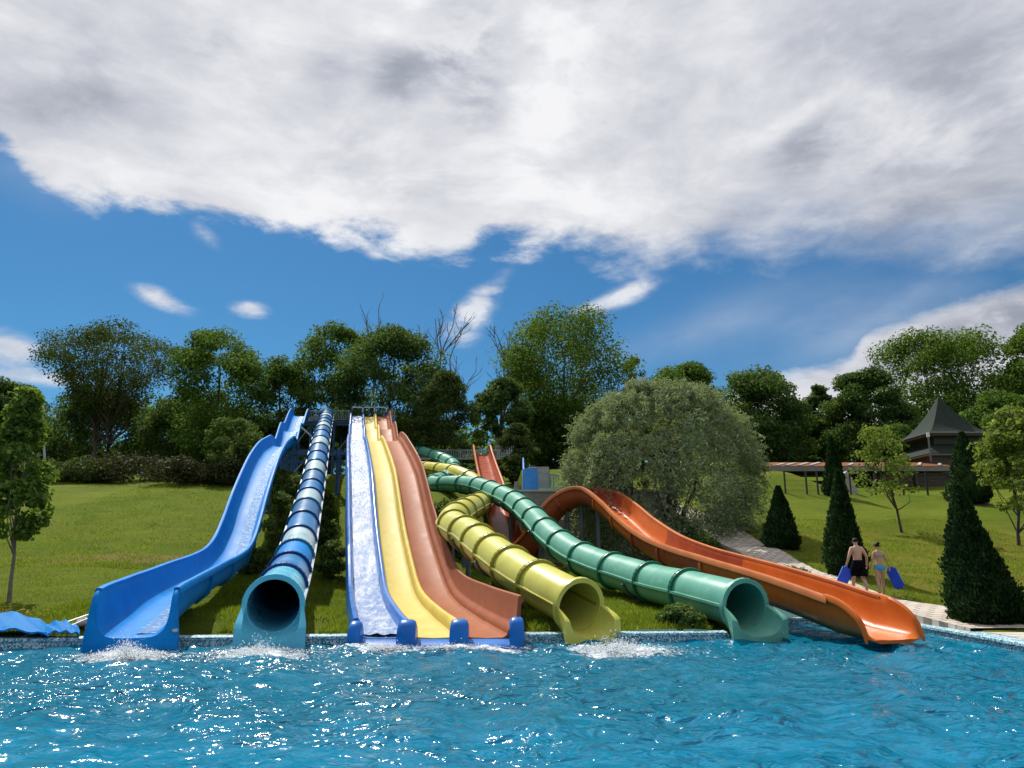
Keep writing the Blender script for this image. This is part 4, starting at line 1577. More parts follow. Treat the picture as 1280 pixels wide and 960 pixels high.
# white fence rail on the wall, tapering away to the right
BF = thing('blue_fence', 'pale blue barred fence on top of the concrete wall beside the willow', 'fence', (3, WALL_Y, 5.27))
fa, fb = W(673, 614, 42.1), W(768, 618, 42.0)
fa.z = 5.272
fb.z = 5.272
ra = MB()
ha, hb = 0.95, 0.30
ra.bar(fa + Vector((0, 0, ha)), fb + Vector((0, 0, hb)), 0.07).bar(fa + Vector((0, 0, 0.12)), fb + Vector((0, 0, 0.12)), 0.05)
ra.build('rail', M_RAILP, BF, False)
kk = 30
for i in range(kk + 1):
    p = fa.lerp(fb, i / kk)
    h = ha + (hb - ha) * i / kk
    MB().bar(p, p + Vector((0, 0, h - 0.036)), 0.04 if i % 6 else 0.07).build('fence_bar' if i % 6 else 'fence_post', M_RAILP, BF, False)
BP = thing('gate_panel', 'solid bright blue gate panel at the end of the barred fence', 'gate', W(664, 614, 42.4))
bp = W(664, 614, 42.4)
MB().box((bp.x, bp.y, 5.272 + 0.62), (0.72, 0.10, 1.22), bevel=0.015).build('panel', M_PANELB, BP, False)
q0 = bp.x - 0.40
mb = MB()
q_ = [(42.5, 5.2), (44.3, 5.7), (44.3, 7.3), (43.6, 6.9), (42.5, 6.45)]
mb.add([(q0 - 0.05, y, z) for y, z in q_] + [(q0 + 0.03, y, z) for y, z in q_], [(0, 1, 2, 3, 4), (9, 8, 7, 6, 5), (0, 5, 6, 1), (1, 6, 7, 2), (2, 7, 8, 3), (3, 8, 9, 4), (4, 9, 5, 0)])
mb.build('stair_side', M_PANELB, BP, False)
ST = thing('garden_steps', 'concrete garden steps climbing to the trees behind the blue gate panel', 'steps', (1.4, 44, gz(1.4, 44)))
for i in range(18):
    yy = 43.6 + i * 0.62
    xx = 1.15 + 0.032 * i
    zz = gz(xx, yy) + 0.12
    MB().box((xx + 0.2, yy, zz - 0.12), (1.55 - 0.01 * i, 0.44, 0.34), bevel=0.02).build('step', M_CONC, ST, False)

# ------------------------------------------------------------------ foliage
def quad_leaves(name, P, N, T, size, aspect, mat, parent, rng, off, fold=0.15):
    n = len(P)
    N = N / (np.linalg.norm(N, axis=1, keepdims=True) + 1e-9)
    T = T - N * np.sum(T * N, 1, keepdims=True)
    T = T / (np.linalg.norm(T, axis=1, keepdims=True) + 1e-9)
    B = np.cross(N, T)
    L = (size * (0.55 + 0.9 * rng.random(n)))[:, None]
    Wd = L * aspect
    co = np.empty((n, 4, 3))
    co[:, 0] = P - T * L * 0.5
    co[:, 1] = P + B * Wd * 0.5 + N * L * fold
    co[:, 2] = P + T * L * 0.5
    co[:, 3] = P - B * Wd * 0.5 + N * L * fold
    co = co.reshape(-1, 3) - np.array(off)
    me = bpy.data.meshes.new(name)
    fill_quads(me, co, np.arange(4 * n).reshape(n, 4))
    return link_mesh(name, me, mat, parent, False)


def rand_unit(rng, n):
    v = rng.normal(size=(n, 3))
    return v / np.linalg.norm(v, axis=1, keepdims=True)


def crown_shape(t, kind):
    if kind == 'round':
        return np.sin(np.pi * np.clip(0.10 + 0.86 * t, 0, 1)) ** 0.62
    if kind == 'tall':
        return np.sin(np.pi * np.clip(0.13 + 0.82 * t, 0, 1) ** 0.9) ** 0.7
    if kind == 'flat':
        return np.clip(0.25 + 1.1 * t, 0, 1) * np.sqrt(np.clip(1 - np.clip((t - 0.55) / 0.47, 0, 1) ** 2.2, 0, 1))
    if kind == 'poplar':
        return np.sin(np.pi * np.clip(0.12 + 0.85 * t, 0, 1) ** 0.75) ** 0.75
    if kind == 'vase':
        return np.sin(np.pi * np.clip(0.05 + 0.86 * t, 0, 1) ** 1.25) ** 0.6
    if kind == 'cone':
        return np.clip(t / 0.16, 0.35, 1) ** 0.6 * np.clip(1 - t, 0, 1) ** 0.72 + 0.04
    return np.ones_like(t)


DENS = 1.28


def make_tree(name, label, base, H, Wd, kind, mat, seed, group=None, bottom=0.10, n_cl=80, per=150, leaf=0.30, aspect=0.6, trunk_r=None, cl_r=0.13, lean=(0, 0), bark=None, cat='tree', limbs=14, hollow=0.35, up=0.35, stems=1):
    rng = np.random.default_rng(seed)
    if base[1] > 60:
        n_cl, cl_r = int(n_cl * 1.35), cl_r * 0.9
    root = thing(name, label, cat, base, group)
    bx, by, bz = base
    zb, zt_ = bottom * H, H
    # cluster centres through the crown
    t = rng.random(n_cl) ** 0.85
    az_ = rng.random(n_cl) * 2 * np.pi
    lob = 1 + 0.20 * np.sin(az_ * 2 + seed) + 0.14 * np.sin(az_ * 5 + seed * 2.1 + t * 5)
    Rr = crown_shape(t, kind) * Wd * 0.5 * lob
    rr = Rr * (hollow + (1 - hollow) * rng.random(n_cl) ** 0.5) * 0.93
    cr = Wd * cl_r * (0.65 + 0.7 * rng.random(n_cl))
    C = np.stack([rr * np.cos(az_), rr * np.sin(az_), zb + (zt_ - zb) * t * 0.95], 1)
    C[:, 0] += lean[0] * (C[:, 2] / H)
    C[:, 1] += lean[1] * (C[:, 2] / H)
    # leaves in each cluster, thicker towards its outside
    cnt = np.maximum(8, (per * (DENS if base[1] > 60 else 1.25) * (cr / cr.mean()) ** 2 * (0.6 + 0.8 * rng.random(n_cl))).astype(int))
    ci = np.repeat(np.arange(n_cl), cnt)
    n = len(ci)
    d = rand_unit(rng, n)
    rad = cr[ci] * rng.random(n) ** 0.40
    squash = np.array([1.15, 1.15, 0.72])
    P = C[ci] + d * rad[:, None] * squash + rng.normal(0, 0.06, (n, 3)) * leaf * 3
    P[:, 2] = np.maximum(P[:, 2], 0.12 * H if bottom > 0.05 else 0.02)
    N = d * 0.8 + rand_unit(rng, n) * 0.8 + np.array([0, 0, up])
    T = rand_unit(rng, n) + np.array([0, 0, -0.35])
    P += np.array(base)
    quad_leaves('crown', P, N, T, leaf, aspect, mat, root, rng, base)
    # trunk and limbs
    tr = trunk_r or max(0.05, H * 0.018)
    mb = MB()
    rnd = random.Random(seed)
    top = Vector((lean[0] * 0.8, lean[1] * 0.8, H * 0.80))
    for s in range(stems):
        sx = (s - (stems - 1) / 2) * tr * 3.2
        b0 = Vector((bx + sx, by, bz - 0.25))
        pts = []
        for i in range(8):
            f = i / 7
            pts.append(b0 + Vector((top.x * f + sx * f * 2 + rnd.gauss(0, 0.012 * H) * f, top.y * f + rnd.gauss(0, 0.012 * H) * f, (top.z + 0.25) * f)))
        mb.tube(pts, [tr * (1.25 if i == 0 else 1) * (1 - 0.82 * i / 7) for i in range(8)], 9)
        order = list(range(n_cl))
        rnd.shuffle(order)
        for c in order[:limbs]:
            tgt = Vector(C[c]) + Vector(base)
            f = min(0.85, max(max(0.14, bottom * 0.85), (C[c][2] / H) * (0.80 if H > 9 else 0.6) - 0.02))
            a = pts[int(f * 7)]
            m1 = a.lerp(tgt, 0.5) + Vector((rnd.gauss(0, 0.035 * H), rnd.gauss(0, 0.035 * H), -0.03 * H))
            r0 = tr * (1 - 0.8 * f) * 0.55
            mb.tube([a, m1, tgt], [r0, r0 * 0.6, r0 * 0.2], 6, caps=False)
    mb.build('trunk', bark or M_BARK, root)
    return root


def px_tree(name, label, x0, x1, ytop, D, kind, mat, seed, **kw):
    cx = (x0 + x1) / 2
    top = W(cx, ytop, D)
    gx, gy = top.x, D
    g = gz(gx, gy)
    Wd = (x1 - x0) / FPX * D / (ray(cx, ytop).y)
    return make_tree(name, label, (gx, gy, g), top.z - g, Wd, kind, mat, seed, **kw)


GB = 'tall trees along the top of the slope'
px_tree('broadleaf_tree', 'dark tree at the far edge of the row, behind the young maple', -40, 60, 476, 84, 'round', L_DARK, 21, group=GB, per=190)
px_tree('acacia_tree', 'wide flat-topped tree with a see-through umbrella crown above the lawn', 42, 246, 410, 82, 'flat', L_OLIVE, 22, group=GB, bottom=0.40, n_cl=150, per=100, leaf=0.24, cl_r=0.075, limbs=34, hollow=0.15, trunk_r=0.30, stems=2)
px_tree('broadleaf_tree', 'rounded bright green tree next to the flat-topped one', 212, 346, 413, 80, 'round', L_MID, 23, group=GB, n_cl=90, per=170, bottom=0.12)
px_tree('broadleaf_tree', 'thin loose-leaved tree with sky gaps behind the head of the blue slide', 318, 392, 440, 84, 'tall', L_MID, 24, group=GB, n_cl=70, per=85, bottom=0.1, cl_r=0.15)
px_tree('broadleaf_tree', 'green tree with an uneven top rising straight behind the tube slide', 368, 474, 404, 86, 'vase', L_MID, 25, group=GB, n_cl=90, per=150, bottom=0.12)
px_tree('broadleaf_tree', 'broad dense dark green tree behind the top of the three-lane slide', 424, 560, 410, 80, 'round', L_DARK, 26, group=GB, n_cl=110, per=190, bottom=0.06)
px_tree('broadleaf_tree', 'slender grey-green tree in front of the bare branches', 520, 596, 462, 72, 'poplar', L_OLIVE, 27, group=GB, n_cl=80, per=150, bottom=0.05, leaf=0.2)
px_tree('broadleaf_tree', 'small dark tree under the leaning bare stems', 592, 662, 472, 76, 'round', L_DARK, 28, group=GB, n_cl=80, per=150, bottom=0.04)
px_tree('poplar_tree', 'tallest bright green tree, its crown open on the side of the bare stems', 616, 790, 390, 84, 'vase', L_BRIGHT, 29, group=GB, n_cl=130, per=150, bottom=0.14, limbs=34, hollow=0.2, trunk_r=0.32)
px_tree('broadleaf_tree', 'wispy thin tree just beyond the shoulder of the tallest tree', 768, 814, 440, 92, 'tall', L_OLIVE, 30, group=GB, n_cl=40, per=60)
px_tree('broadleaf_tree', 'low wide green tree peeping over the willow', 798, 908, 458, 78, 'flat', L_MID, 31, group=GB, n_cl=90, per=160, bottom=0.2)
px_tree('broadleaf_tree', 'dark broad tree behind the outer flank of the willow', 884, 1006, 464, 80, 'round', L_DARK, 32, group=GB, n_cl=110, per=180, bottom=0.05)
px_tree('broadleaf_tree', 'narrow dark tree between the two broad dark ones', 996, 1046, 480, 84, 'tall', L_DARK, 33, group=GB, n_cl=60, per=150, bottom=0.05)
px_tree('broadleaf_tree', 'dark round tree behind the long terrace roof', 1030, 1124, 462, 78, 'round', L_DARK, 34, group=GB, n_cl=100, per=180, bottom=0.05)
px_tree('poplar_tree', 'large bright tree with a cut-out outline behind the pointed roof', 1094, 1252, 413, 82, 'vase', L_BRIGHT, 35, group=GB, n_cl=120, per=170, bottom=0.12, limbs=28)
px_tree('poplar_tree', 'tall bright tree cut off by the edge of the view beyond the roof', 1240, 1345, 402, 78, 'tall', L_BRIGHT, 36, group=GB, n_cl=110, per=170, bottom=0.08)
px_tree('broadleaf_tree', 'yellowish green bushy tree close behind the pointed roof', 1196, 1300, 490, 68, 'round', L_MID, 37, group=GB, n_cl=90, per=170, bottom=0.03)
px_tree('broadleaf_tree', 'low yellowish bush tree between terrace roof and pointed roof', 1082, 1150, 532, 66, 'round', L_MID, 38, group=GB, n_cl=70, per=150, bottom=0.02)
px_tree('broadleaf_tree', 'dark shrubby tree under the flat-topped tree', 60, 190, 488, 90, 'round', L_DARK, 39, group=GB, n_cl=100, per=170, bottom=0.03)
px_tree('broadleaf_tree', 'dark shrubby tree filling the gap under the rounded bright tree', 176, 300, 500, 88, 'round', L_DARK, 40, group=GB, n_cl=90, per=170, bottom=0.03)
px_tree('broadleaf_tree', 'dark shrubby tree below the thin loose-leaved tree', 292, 400, 530, 86, 'round', L_DARK, 41, group=GB, n_cl=80, per=150, bottom=0.03)
px_tree('broadleaf_tree', 'dark shrubby tree beneath the tallest tree', 640, 760, 500, 86, 'round', L_DARK, 42, group=GB, n_cl=100, per=170, bottom=0.03)
px_tree('broadleaf_tree', 'dark shrubby tree behind the willow on the side of the tallest tree', 740, 850, 490, 88, 'round', L_DARK, 43, group=GB, n_cl=90, per=170, bottom=0.03)
px_tree('broadleaf_tree', 'dark backdrop tree beyond the terrace roof end', 940, 1060, 520, 92, 'round', L_DARK, 44, group=GB, n_cl=90, per=170, bottom=0.03)
px_tree('broadleaf_tree', 'dark backdrop tree at the far edge beyond the lamp pole', -60, 100, 510, 94, 'round', L_DARK, 45, group=GB, n_cl=100, per=170, bottom=0.03)
px_tree('broadleaf_tree', 'dark backdrop tree behind the tower platform', 440, 580, 520, 90, 'round', L_DARK, 46, group=GB, n_cl=90, per=170, bottom=0.03)

# nearer small trees and bushes, foot at a pixel on the ground
def foot_tree(name, label, x0, x1, ytop, yfoot, kind, mat, seed, xfoot=None, **kw):
    cx = (x0 + x1) / 2
    b = hit(xfoot if xfoot is not None else cx, yfoot)
    top = W(cx, ytop, b.y)
    Wd = (x1 - x0) / FPX * b.y
    H = top.z - b.z
    kw.setdefault('lean', (top.x - b.x, 0))
    return make_tree(name, label, tuple(b), H, Wd, kind, mat, seed, **kw)


foot_tree('young_tree', 'small round-headed young tree alone at the top of the lawn', 194, 242, 503, 584, 'tall', L_OLIVE, 51, bottom=0.25, n_cl=50, per=110, leaf=0.2)
foot_tree('young_tree', 'loose bushy young tree against the rim of the blue slide', 256, 330, 524, 605, 'round', L_SHRUB, 52, bottom=0.05, n_cl=50, per=110, leaf=0.22)
foot_tree('young_tree', 'round bushy young tree beside the garden steps', 622, 668, 530, 600, 'tall', L_OLIVE, 53, bottom=0.02, n_cl=60, per=130, leaf=0.18)
foot_tree('young_tree', 'young maple with a leaning thin trunk at the edge of the lawn', -14, 88, 484, 752, 'cone', L_MAPLE, 54, xfoot=12, bottom=0.27, n_cl=85, per=54, leaf=0.17, aspect=0.8, trunk_r=0.062, cl_r=0.115, limbs=9, bark=M_BARKG, hollow=0.2)
foot_tree('young_tree', 'pale sapling with tiers of light leaves on the lawn below the terrace', 1066, 1150, 530, 666, 'round', L_SAPL, 55, xfoot=1128, bottom=0.36, n_cl=44, per=34, leaf=0.17, aspect=0.7, trunk_r=0.07, cl_r=0.12, limbs=11, hollow=0.15, lean=(-0.75, 0))
foot_tree('young_tree', 'pale yellow-green sapling at the edge of the view near the dark hut', 1212, 1318, 506, 682, 'tall', L_SAPL, 56, xfoot=1273, bottom=0.26, n_cl=85, per=75, leaf=0.17, aspect=0.7, trunk_r=0.08, cl_r=0.11, limbs=11, hollow=0.2)

# dead trees
def dead_tree(label, x, ytop, D, seed, spread, H=None, stems=2, full=False):
    top = W(x, ytop, D)
    g = gz(top.x, D)
    H = top.z - g
    root = thing('dead_tree', label, 'tree', (top.x, D, g), 'bare dead trees')
    rnd = random.Random(seed)
    mb = MB()
    tw = MB()

    def grow(p, d, L, r, lev):
        pts = [p]
        q = p.copy()
        dd = d.copy()
        for i in range(4):
            dd = (dd + Vector((rnd.gauss(0, 0.13), rnd.gauss(0, 0.13), 0.06))).normalized()
            q = q + dd * (L / 4)
            pts.append(q.copy())
        (mb if lev < 2 else tw).tube(pts, [r * (1 - 0.14 * i) for i in range(5)], 6 if lev < 2 else 4, caps=False)
        if lev < 3:
            for k in range(5 if lev < 2 else 3):
                i = rnd.randint(1, 4)
                a = Vector((rnd.gauss(0, 1), rnd.gauss(0, 0.7), 0)).normalized()
                nd = (dd * 0.8 + a * spread + Vector((0, 0, 0.25))).normalized()
                grow(pts[i], nd, L * (0.28 + 0.14 * rnd.random()), r * 0.5, lev + 1)
    for s in range(stems):
        d = Vector(((s - (stems - 1) / 2) * 0.16 + rnd.gauss(0, 0.05), rnd.gauss(0, 0.06), 1)).normalized()
        grow(Vector((top.x, D, g - 0.2)), d, H * 0.80, 0.20 - 0.03 * s, 0)
    mb.build('trunk', M_BARKG, root)
    tw.build('twigs', M_BARKG, root)['kind'] = 'stuff'


dead_tree('bare dead tree with many fine upright twigs between the dense tree and tall tree', 562, 392, 88, 3, 0.45, stems=2)
dead_tree('bare dead tree with two forked stems beside the tallest tree', 618, 418, 86, 8, 0.5, stems=2)
dead_tree('few bare twigs sticking out above the dense dark tree', 478, 404, 92, 13, 0.35, stems=1)
dead_tree('bare twigs rising between the dark round tree and the large bright tree', 1080, 450, 90, 5, 0.4, stems=1)

# willow
def willow():
    rng = np.random.default_rng(61)
    D = 39.5
    base = Vector((W(828, 690, D).x, D, gz(W(828, 690, D).x, D)))
    root = thing('willow_tree', 'large round grey-green willow with drooping twigs above the orange slide', 'tree', base)
    ns = 8000
    H = W(830, 486, D).z - base.z
    a = rng.random(ns) * 2 * np.pi
    t = rng.random(ns) ** 1.0
    lob = 1 + 0.06 * np.sin(3 * a + 1) + 0.05 * np.sin(7 * a + 2 + 4 * t) + 0.05 * np.sin(13 * a - 9 * t)
    prof = np.sqrt(np.clip(1 - ((t - 0.44) / 0.585) ** 2, 0.02, 1)) * lob
    rr = 5.0 * prof * (0.42 + 0.58 * rng.random(ns) ** 0.4)
    S = np.stack([rr * np.cos(a), rr * np.sin(a) * 0.78, H * (0.13 + 0.85 * t)], 1)
    S[:, 0] += 0.1
    # boughs: pull strands towards a set of centres so that the crown has light and dark clumps
    nb_ = 90
    ci = rng.integers(0, ns, nb_)
    dd = ((S[:, None, :] - S[None, ci, :]) ** 2).sum(-1)
    near = dd.argmin(1)
    S = S * 0.78 + S[ci][near] * 0.22
    out = np.stack([np.cos(a), np.sin(a), np.zeros(ns)], 1)
    k = 13
    ln = (0.5 + 1.1 * rng.random(ns)) * (0.7 + 0.6 * (1 - t))
    fr_ = np.linspace(0, 1, k)[None, :, None]
    upk = np.clip(0.1 + 1.0 * t, 0, 1)[:, None, None]
    P = S[:, None, :] + out[:, None, :] * (fr_ * 0.45 * ln[:, None, None]) + np.array([0, 0, 1.0]) * ((0.75 * upk) * fr_ - (0.25 + 1.0 * (1 - upk)) * fr_ ** 2) * ln[:, None, None]
    P = P + rng.normal(0, 0.06, P.shape)
    P = P.reshape(-1, 3)
    P[:, 2] = np.maximum(P[:, 2], 0.35 + 0.5 * rng.random(len(P)))
    n = len(P)
    T = np.repeat(out, k, 0) * 0.5 + np.array([0, 0, -0.35]) + rand_unit(rng, n) * 0.9
    N = rand_unit(rng, n) * 0.9 + np.repeat(out, k, 0) * 0.35 + np.array([0, 0, 0.6])
    quad_leaves('crown', P + np.array(base), N, T, 0.19, 0.28, L_WILLOW, root, rng, base, 0.08)
    mb = MB()
    rnd = random.Random(2)
    for s in range(6):
        an = s / 6 * 6.28 + rnd.random()
        d = Vector((math.cos(an), math.sin(an) * 0.8, 0))
        pts = [base + d * 0.15 - Vector((0, 0, 0.2))]
        for i in range(1, 7):
            pts.append(base + d * (0.15 + 0.42 * i + rnd.gauss(0, 0.06)) + Vector((rnd.gauss(0, 0.08), rnd.gauss(0, 0.08), i * 0.92)))
        mb.tube(pts, [0.17 * (1 - 0.13 * i) for i in range(7)], 8)
        for j in range(7):
            a0 = pts[rnd.randint(2, 6)]
            tgt = a0 + Vector((rnd.gauss(0, 1.0), rnd.gauss(0, 0.8), 1.1 + rnd.random()))
            mb.tube([a0, a0.lerp(tgt, 0.5) + Vector((0, 0, 0.15)), tgt], [0.05, 0.03, 0.012], 5, caps=False)
    mb.build('trunk', M_BARK, root)


willow()


def thuja(label, x0, x1, ytop, yfoot, seed, n, lean=0.0, leaf=0.10, group='clipped cone-shaped thujas on the slope'):
    rng = np.random.default_rng(seed)
    cx = (x0 + x1) / 2
    b = hit(cx, yfoot)
    H = W(cx, ytop, b.y).z - b.z
    Rm = (x1 - x0) / FPX * b.y * 0.5
    root = thing('conifer_bush', label, 'conifer', tuple(b), group)

    def radius(t, a):
        base_r = np.where(t < 0.12, 0.80 + 1.6 * t, 1.0 - 0.10 * (t - 0.12)) * np.clip(1 - np.clip((t - 0.10) / 0.92, 0, 1) ** 1.15, 0, 1) ** 0.86 + 0.03
        lump = 1 + 0.10 * np.sin(a * 3 + t * 7 + seed) * (1 - 0.4 * t) + 0.07 * np.sin(a * 8 - t * 19 + seed * 3) + 0.05 * np.sin(t * 31 + a * 2 + seed)
        return base_r * lump
    t = rng.random(n) ** 1.25
    a = rng.random(n) * 2 * np.pi
    r = radius(t, a) * Rm * (0.84 + 0.17 * rng.random(n) + 0.16 * rng.random(n) ** 7)
    P = np.stack([r * np.cos(a) + lean * t, r * np.sin(a), H * t], 1) + np.array(b)
    out = np.stack([np.cos(a), np.sin(a), np.full(n, 0.25)], 1)
    N = np.stack([-np.sin(a), np.cos(a), np.zeros(n)], 1) + rand_unit(rng, n) * 0.8 + out * 0.6
    T = out * 0.7 + np.array([0, 0, 0.9]) + rand_unit(rng, n) * 0.45
    quad_leaves('crown', P, N, T, leaf, 0.55, L_THUJA, root, rng, tuple(b), 0.1)
    bed = []
    for q in (0.0, 0.5, 1.0):
        bed.append([(b.x + (Rm * 1.05 * q + 0.02) * (1 + 0.12 * math.sin(3 * g_ + seed)) * math.cos(g_), b.y + (Rm * 1.05 * q + 0.02) * math.sin(g_), gz(b.x + Rm * 1.05 * q * math.cos(g_), b.y + Rm * 1.05 * q * math.sin(g_)) + 0.045 - 0.05 * (q == 1.0)) for g_ in np.linspace(0, 2 * math.pi, 22, endpoint=False)])
    tag(MB().grid(bed, closed=True).build('soil', M_SOIL, None, True, 60), kind='structure')
    rows = []
    for i in range(13):
        tt = i / 12 * 0.985
        rows.append([Vector((radius(np.float64(tt), np.float64(q)) * Rm * 0.84 * math.cos(q) + lean * tt, radius(np.float64(tt), np.float64(q)) * Rm * 0.84 * math.sin(q), H * tt)) + b for q in np.linspace(0, 2 * math.pi, 16, endpoint=False)])
    MB().grid(rows, closed=True, caps=True).build('inner_foliage', L_THUJA, root)
    MB().tube([b + Vector((0, 0, -0.2)), b + Vector((0, 0, H * 0.5))], [0.08, 0.03], 8).build('trunk', M_BARK, root)


thuja('largest thuja, a broad dark cone standing by the pool-side walk', 1193, 1273, 607, 779, 71, 15000, lean=-0.32, leaf=0.095)
thuja('tall narrow thuja right behind the two walking people', 1035, 1082, 588, 719, 72, 9000, leaf=0.12)
thuja('short squat thuja at the edge of the willow beside the path', 957, 999, 608, 686, 73, 7000, leaf=0.13)
thuja('thin thuja in front of the long terrace roof beside the wire fence', 1031, 1058, 546, 620, 74, 5000, leaf=0.15)
thuja('dark wide thuja in front of the hut next to the pale sapling', 1188, 1238, 540, 628, 75, 6000, leaf=0.15)

# bushes under and between the flumes
def bush(label, x, yfoot, wpx, hpx, seed, mat=None, group='bushes under the slides', leaf=0.13, n_cl=34, per=90, name='bush'):
    b = hit(x, yfoot)
    s = b.y / FPX
    return make_tree(name, label, tuple(b), hpx * s, wpx * s, 'round', mat or L_SHRUB, seed, group=group, bottom=0.0, n_cl=n_cl, per=per, leaf=leaf, cl_r=0.17, trunk_r=0.04, cat='bush', limbs=6, hollow=0.1)


bush('leafy bush between the blue slide and tube slide, against the grey column', 345, 690, 52, 72, 81)
bush('grey-leaved bush at the upper end of the gap between blue slide and tube slide', 368, 652, 42, 54, 82)
bush('bush beside the tube slide in the gap below the tower', 402, 690, 34, 44, 83)
bush('low bush nearest the pool between tube slide and white lane', 414, 724, 40, 44, 84)
bush('small bush hidden in the shade of the white lane wall', 405, 655, 34, 40, 85)
bush('bush under the upper beams of the support frame', 350, 628, 44, 40, 86, leaf=0.2)
bush('low dark bush below the blue slide', 318, 716, 46, 26, 87)
bush('bush under the yellow tube where it turns', 580, 700, 50, 40, 88)
bush('wide dark bush in the hollow behind the red lane wall', 560, 676, 60, 50, 89, leaf=0.2)
bush('low dark bush under the middle of the yellow tube', 640, 760, 60, 30, 90)
bush('dark bush below the orange hump next to a grey post', 775, 700, 64, 44, 91, mat=L_OLIVE)
bush('light green bush at the foot of the willow beside the path', 880, 706, 44, 34, 92)
bush('weedy bush along the path by the orange slide', 990, 738, 56, 22, 93, leaf=0.10)
bush('dark bush beneath the end of the green tube', 852, 782, 50, 20, 94, leaf=0.10)
bush('shrub beside the blue gate panel', 643, 604, 30, 34, 96, leaf=0.2, mat=L_OLIVE)
bush('tall dark shrub behind the green tube bend', 560, 580, 60, 60, 97, leaf=0.28, mat=L_DARK)
GH = 'rough brush along the top of the lawn'
bush('heap of dark brown brush at the top of the lawn', 165, 602, 110, 26, 101, L_BRUSH, GH, 0.22)
bush('low brown brush near the bank beside the blue slide', 232, 604, 90, 24, 102, L_BRUSH, GH, 0.22)
bush('low green brush at the far end of the lawn under the small white post', 108, 602, 70, 24, 103, L_OLIVE, GH, 0.22)
bush('brown dry bank of weeds under the loose bushy young tree', 284, 606, 70, 26, 104, L_BRUSH, GH, 0.22)
bush('green brush behind the young maple at the top of the lawn', 50, 604, 80, 30, 105, L_OLIVE, GH, 0.22)

# ------------------------------------------------------------------ distant woodland that closes the view between the trees
def woodland():
    rng = np.random.default_rng(91)
    n = 60000
    cl = 620
    cx = np.concatenate([rng.uniform(-110, 120, cl)])
    cy = rng.uniform(100, 125, cl)
    hgt = rng.uniform(0.0, 1.0, cl) ** 0.8 * (9.0 + 1.6 * np.sin(cx * 0.13) + 1.2 * np.sin(cx * 0.37 + 1))
    ci = rng.integers(0, cl, n)
    d = rand_unit(rng, n)
    P = np.stack([cx, cy, ground(cx, cy, False) + hgt], 1)[ci] + d * (2.3 * rng.random(n) ** 0.4)[:, None]
    o = quad_leaves('woodland', P, d + rand_unit(rng, n), rand_unit(rng, n), 0.62, 0.7, L_DARK, None, rng, (0, 0, 0))
    tag(o, kind='stuff')


woodland()

# ------------------------------------------------------------------ grass
def grass(n, x0, x1, y0, y1, h, wdt, seed, dens=None):
    rng = np.random.default_rng(seed)
    x = rng.uniform(x0, x1, n)
    y = y0 + (y1 - y0) * rng.random(n) ** 1.3
    keep = (y > np.where(x < PX1, edge_y(x) + 0.32, np.where(x < PX2 + 1.3, PYB + 0.4, 0)))
    pc = np.interp(y, [q[1] for q in pp], [q[0] for q in pp])
    keep &= ~((np.abs(x - pc) < 0.80) & (y > 19))
    keep &= ~((y > WALL_Y - 0.4) & (y < WALL_Y + 0.4) & (x > 0))
    keep &= ~((x > PX2) & (x < PX2 + 1.3) & (y < 23))
    X = xl(y)
    keep &= ~((x > X) & (x < X + 3.6) & (y < 24))
    for n0, n1_ in NOTCH + SCOOP:
        keep &= ~((x > n0 - 0.25) & (x < n1_ + 0.25) & (y < 20.5))
    x, y = x[keep], y[keep]
    n = len(x)
    z = ground(x, y)
    clump = 0.55 + 0.75 * (0.5 + 0.5 * np.sin(x * 1.9 + 2 * np.sin(y * 1.3)) * np.sin(y * 2.3 + x))
    hh = h * clump * (0.5 + rng.random(n))
    a = rng.random(n) * 6.283
    wv = np.stack([np.cos(a), np.sin(a), np.zeros(n)], 1) * (wdt * (0.6 + 0.8 * rng.random(n)))[:, None]
    leanv = rng.normal(0, 0.45, (n, 3)) * hh[:, None]
    leanv[:, 2] = hh
    b = np.stack([x, y, z - 0.01], 1)
    co = np.stack([b - wv, b + wv, b + leanv], 1).reshape(-1, 3)
    return co


parts = [grass(150000, -13, 8.0, 18, 36, 0.10, 0.011, 1), grass(60000, -26, -9, 16.5, 31, 0.055, 0.012, 2), grass(80000, 11.4, 24, 18, 42, 0.065, 0.013, 3), grass(40000, -26, -10, 30, 60, 0.07, 0.022, 4), grass(14000, -11, 9, 18.0, 20.0, 0.17, 0.012, 6)]
gco = np.concatenate(parts)
gme = bpy.data.meshes.new('grass')
fill_quads(gme, gco, np.arange(len(gco)).reshape(-1, 3))
tag(link_mesh('grass', gme, L_GRASS, None, False), kind='stuff')

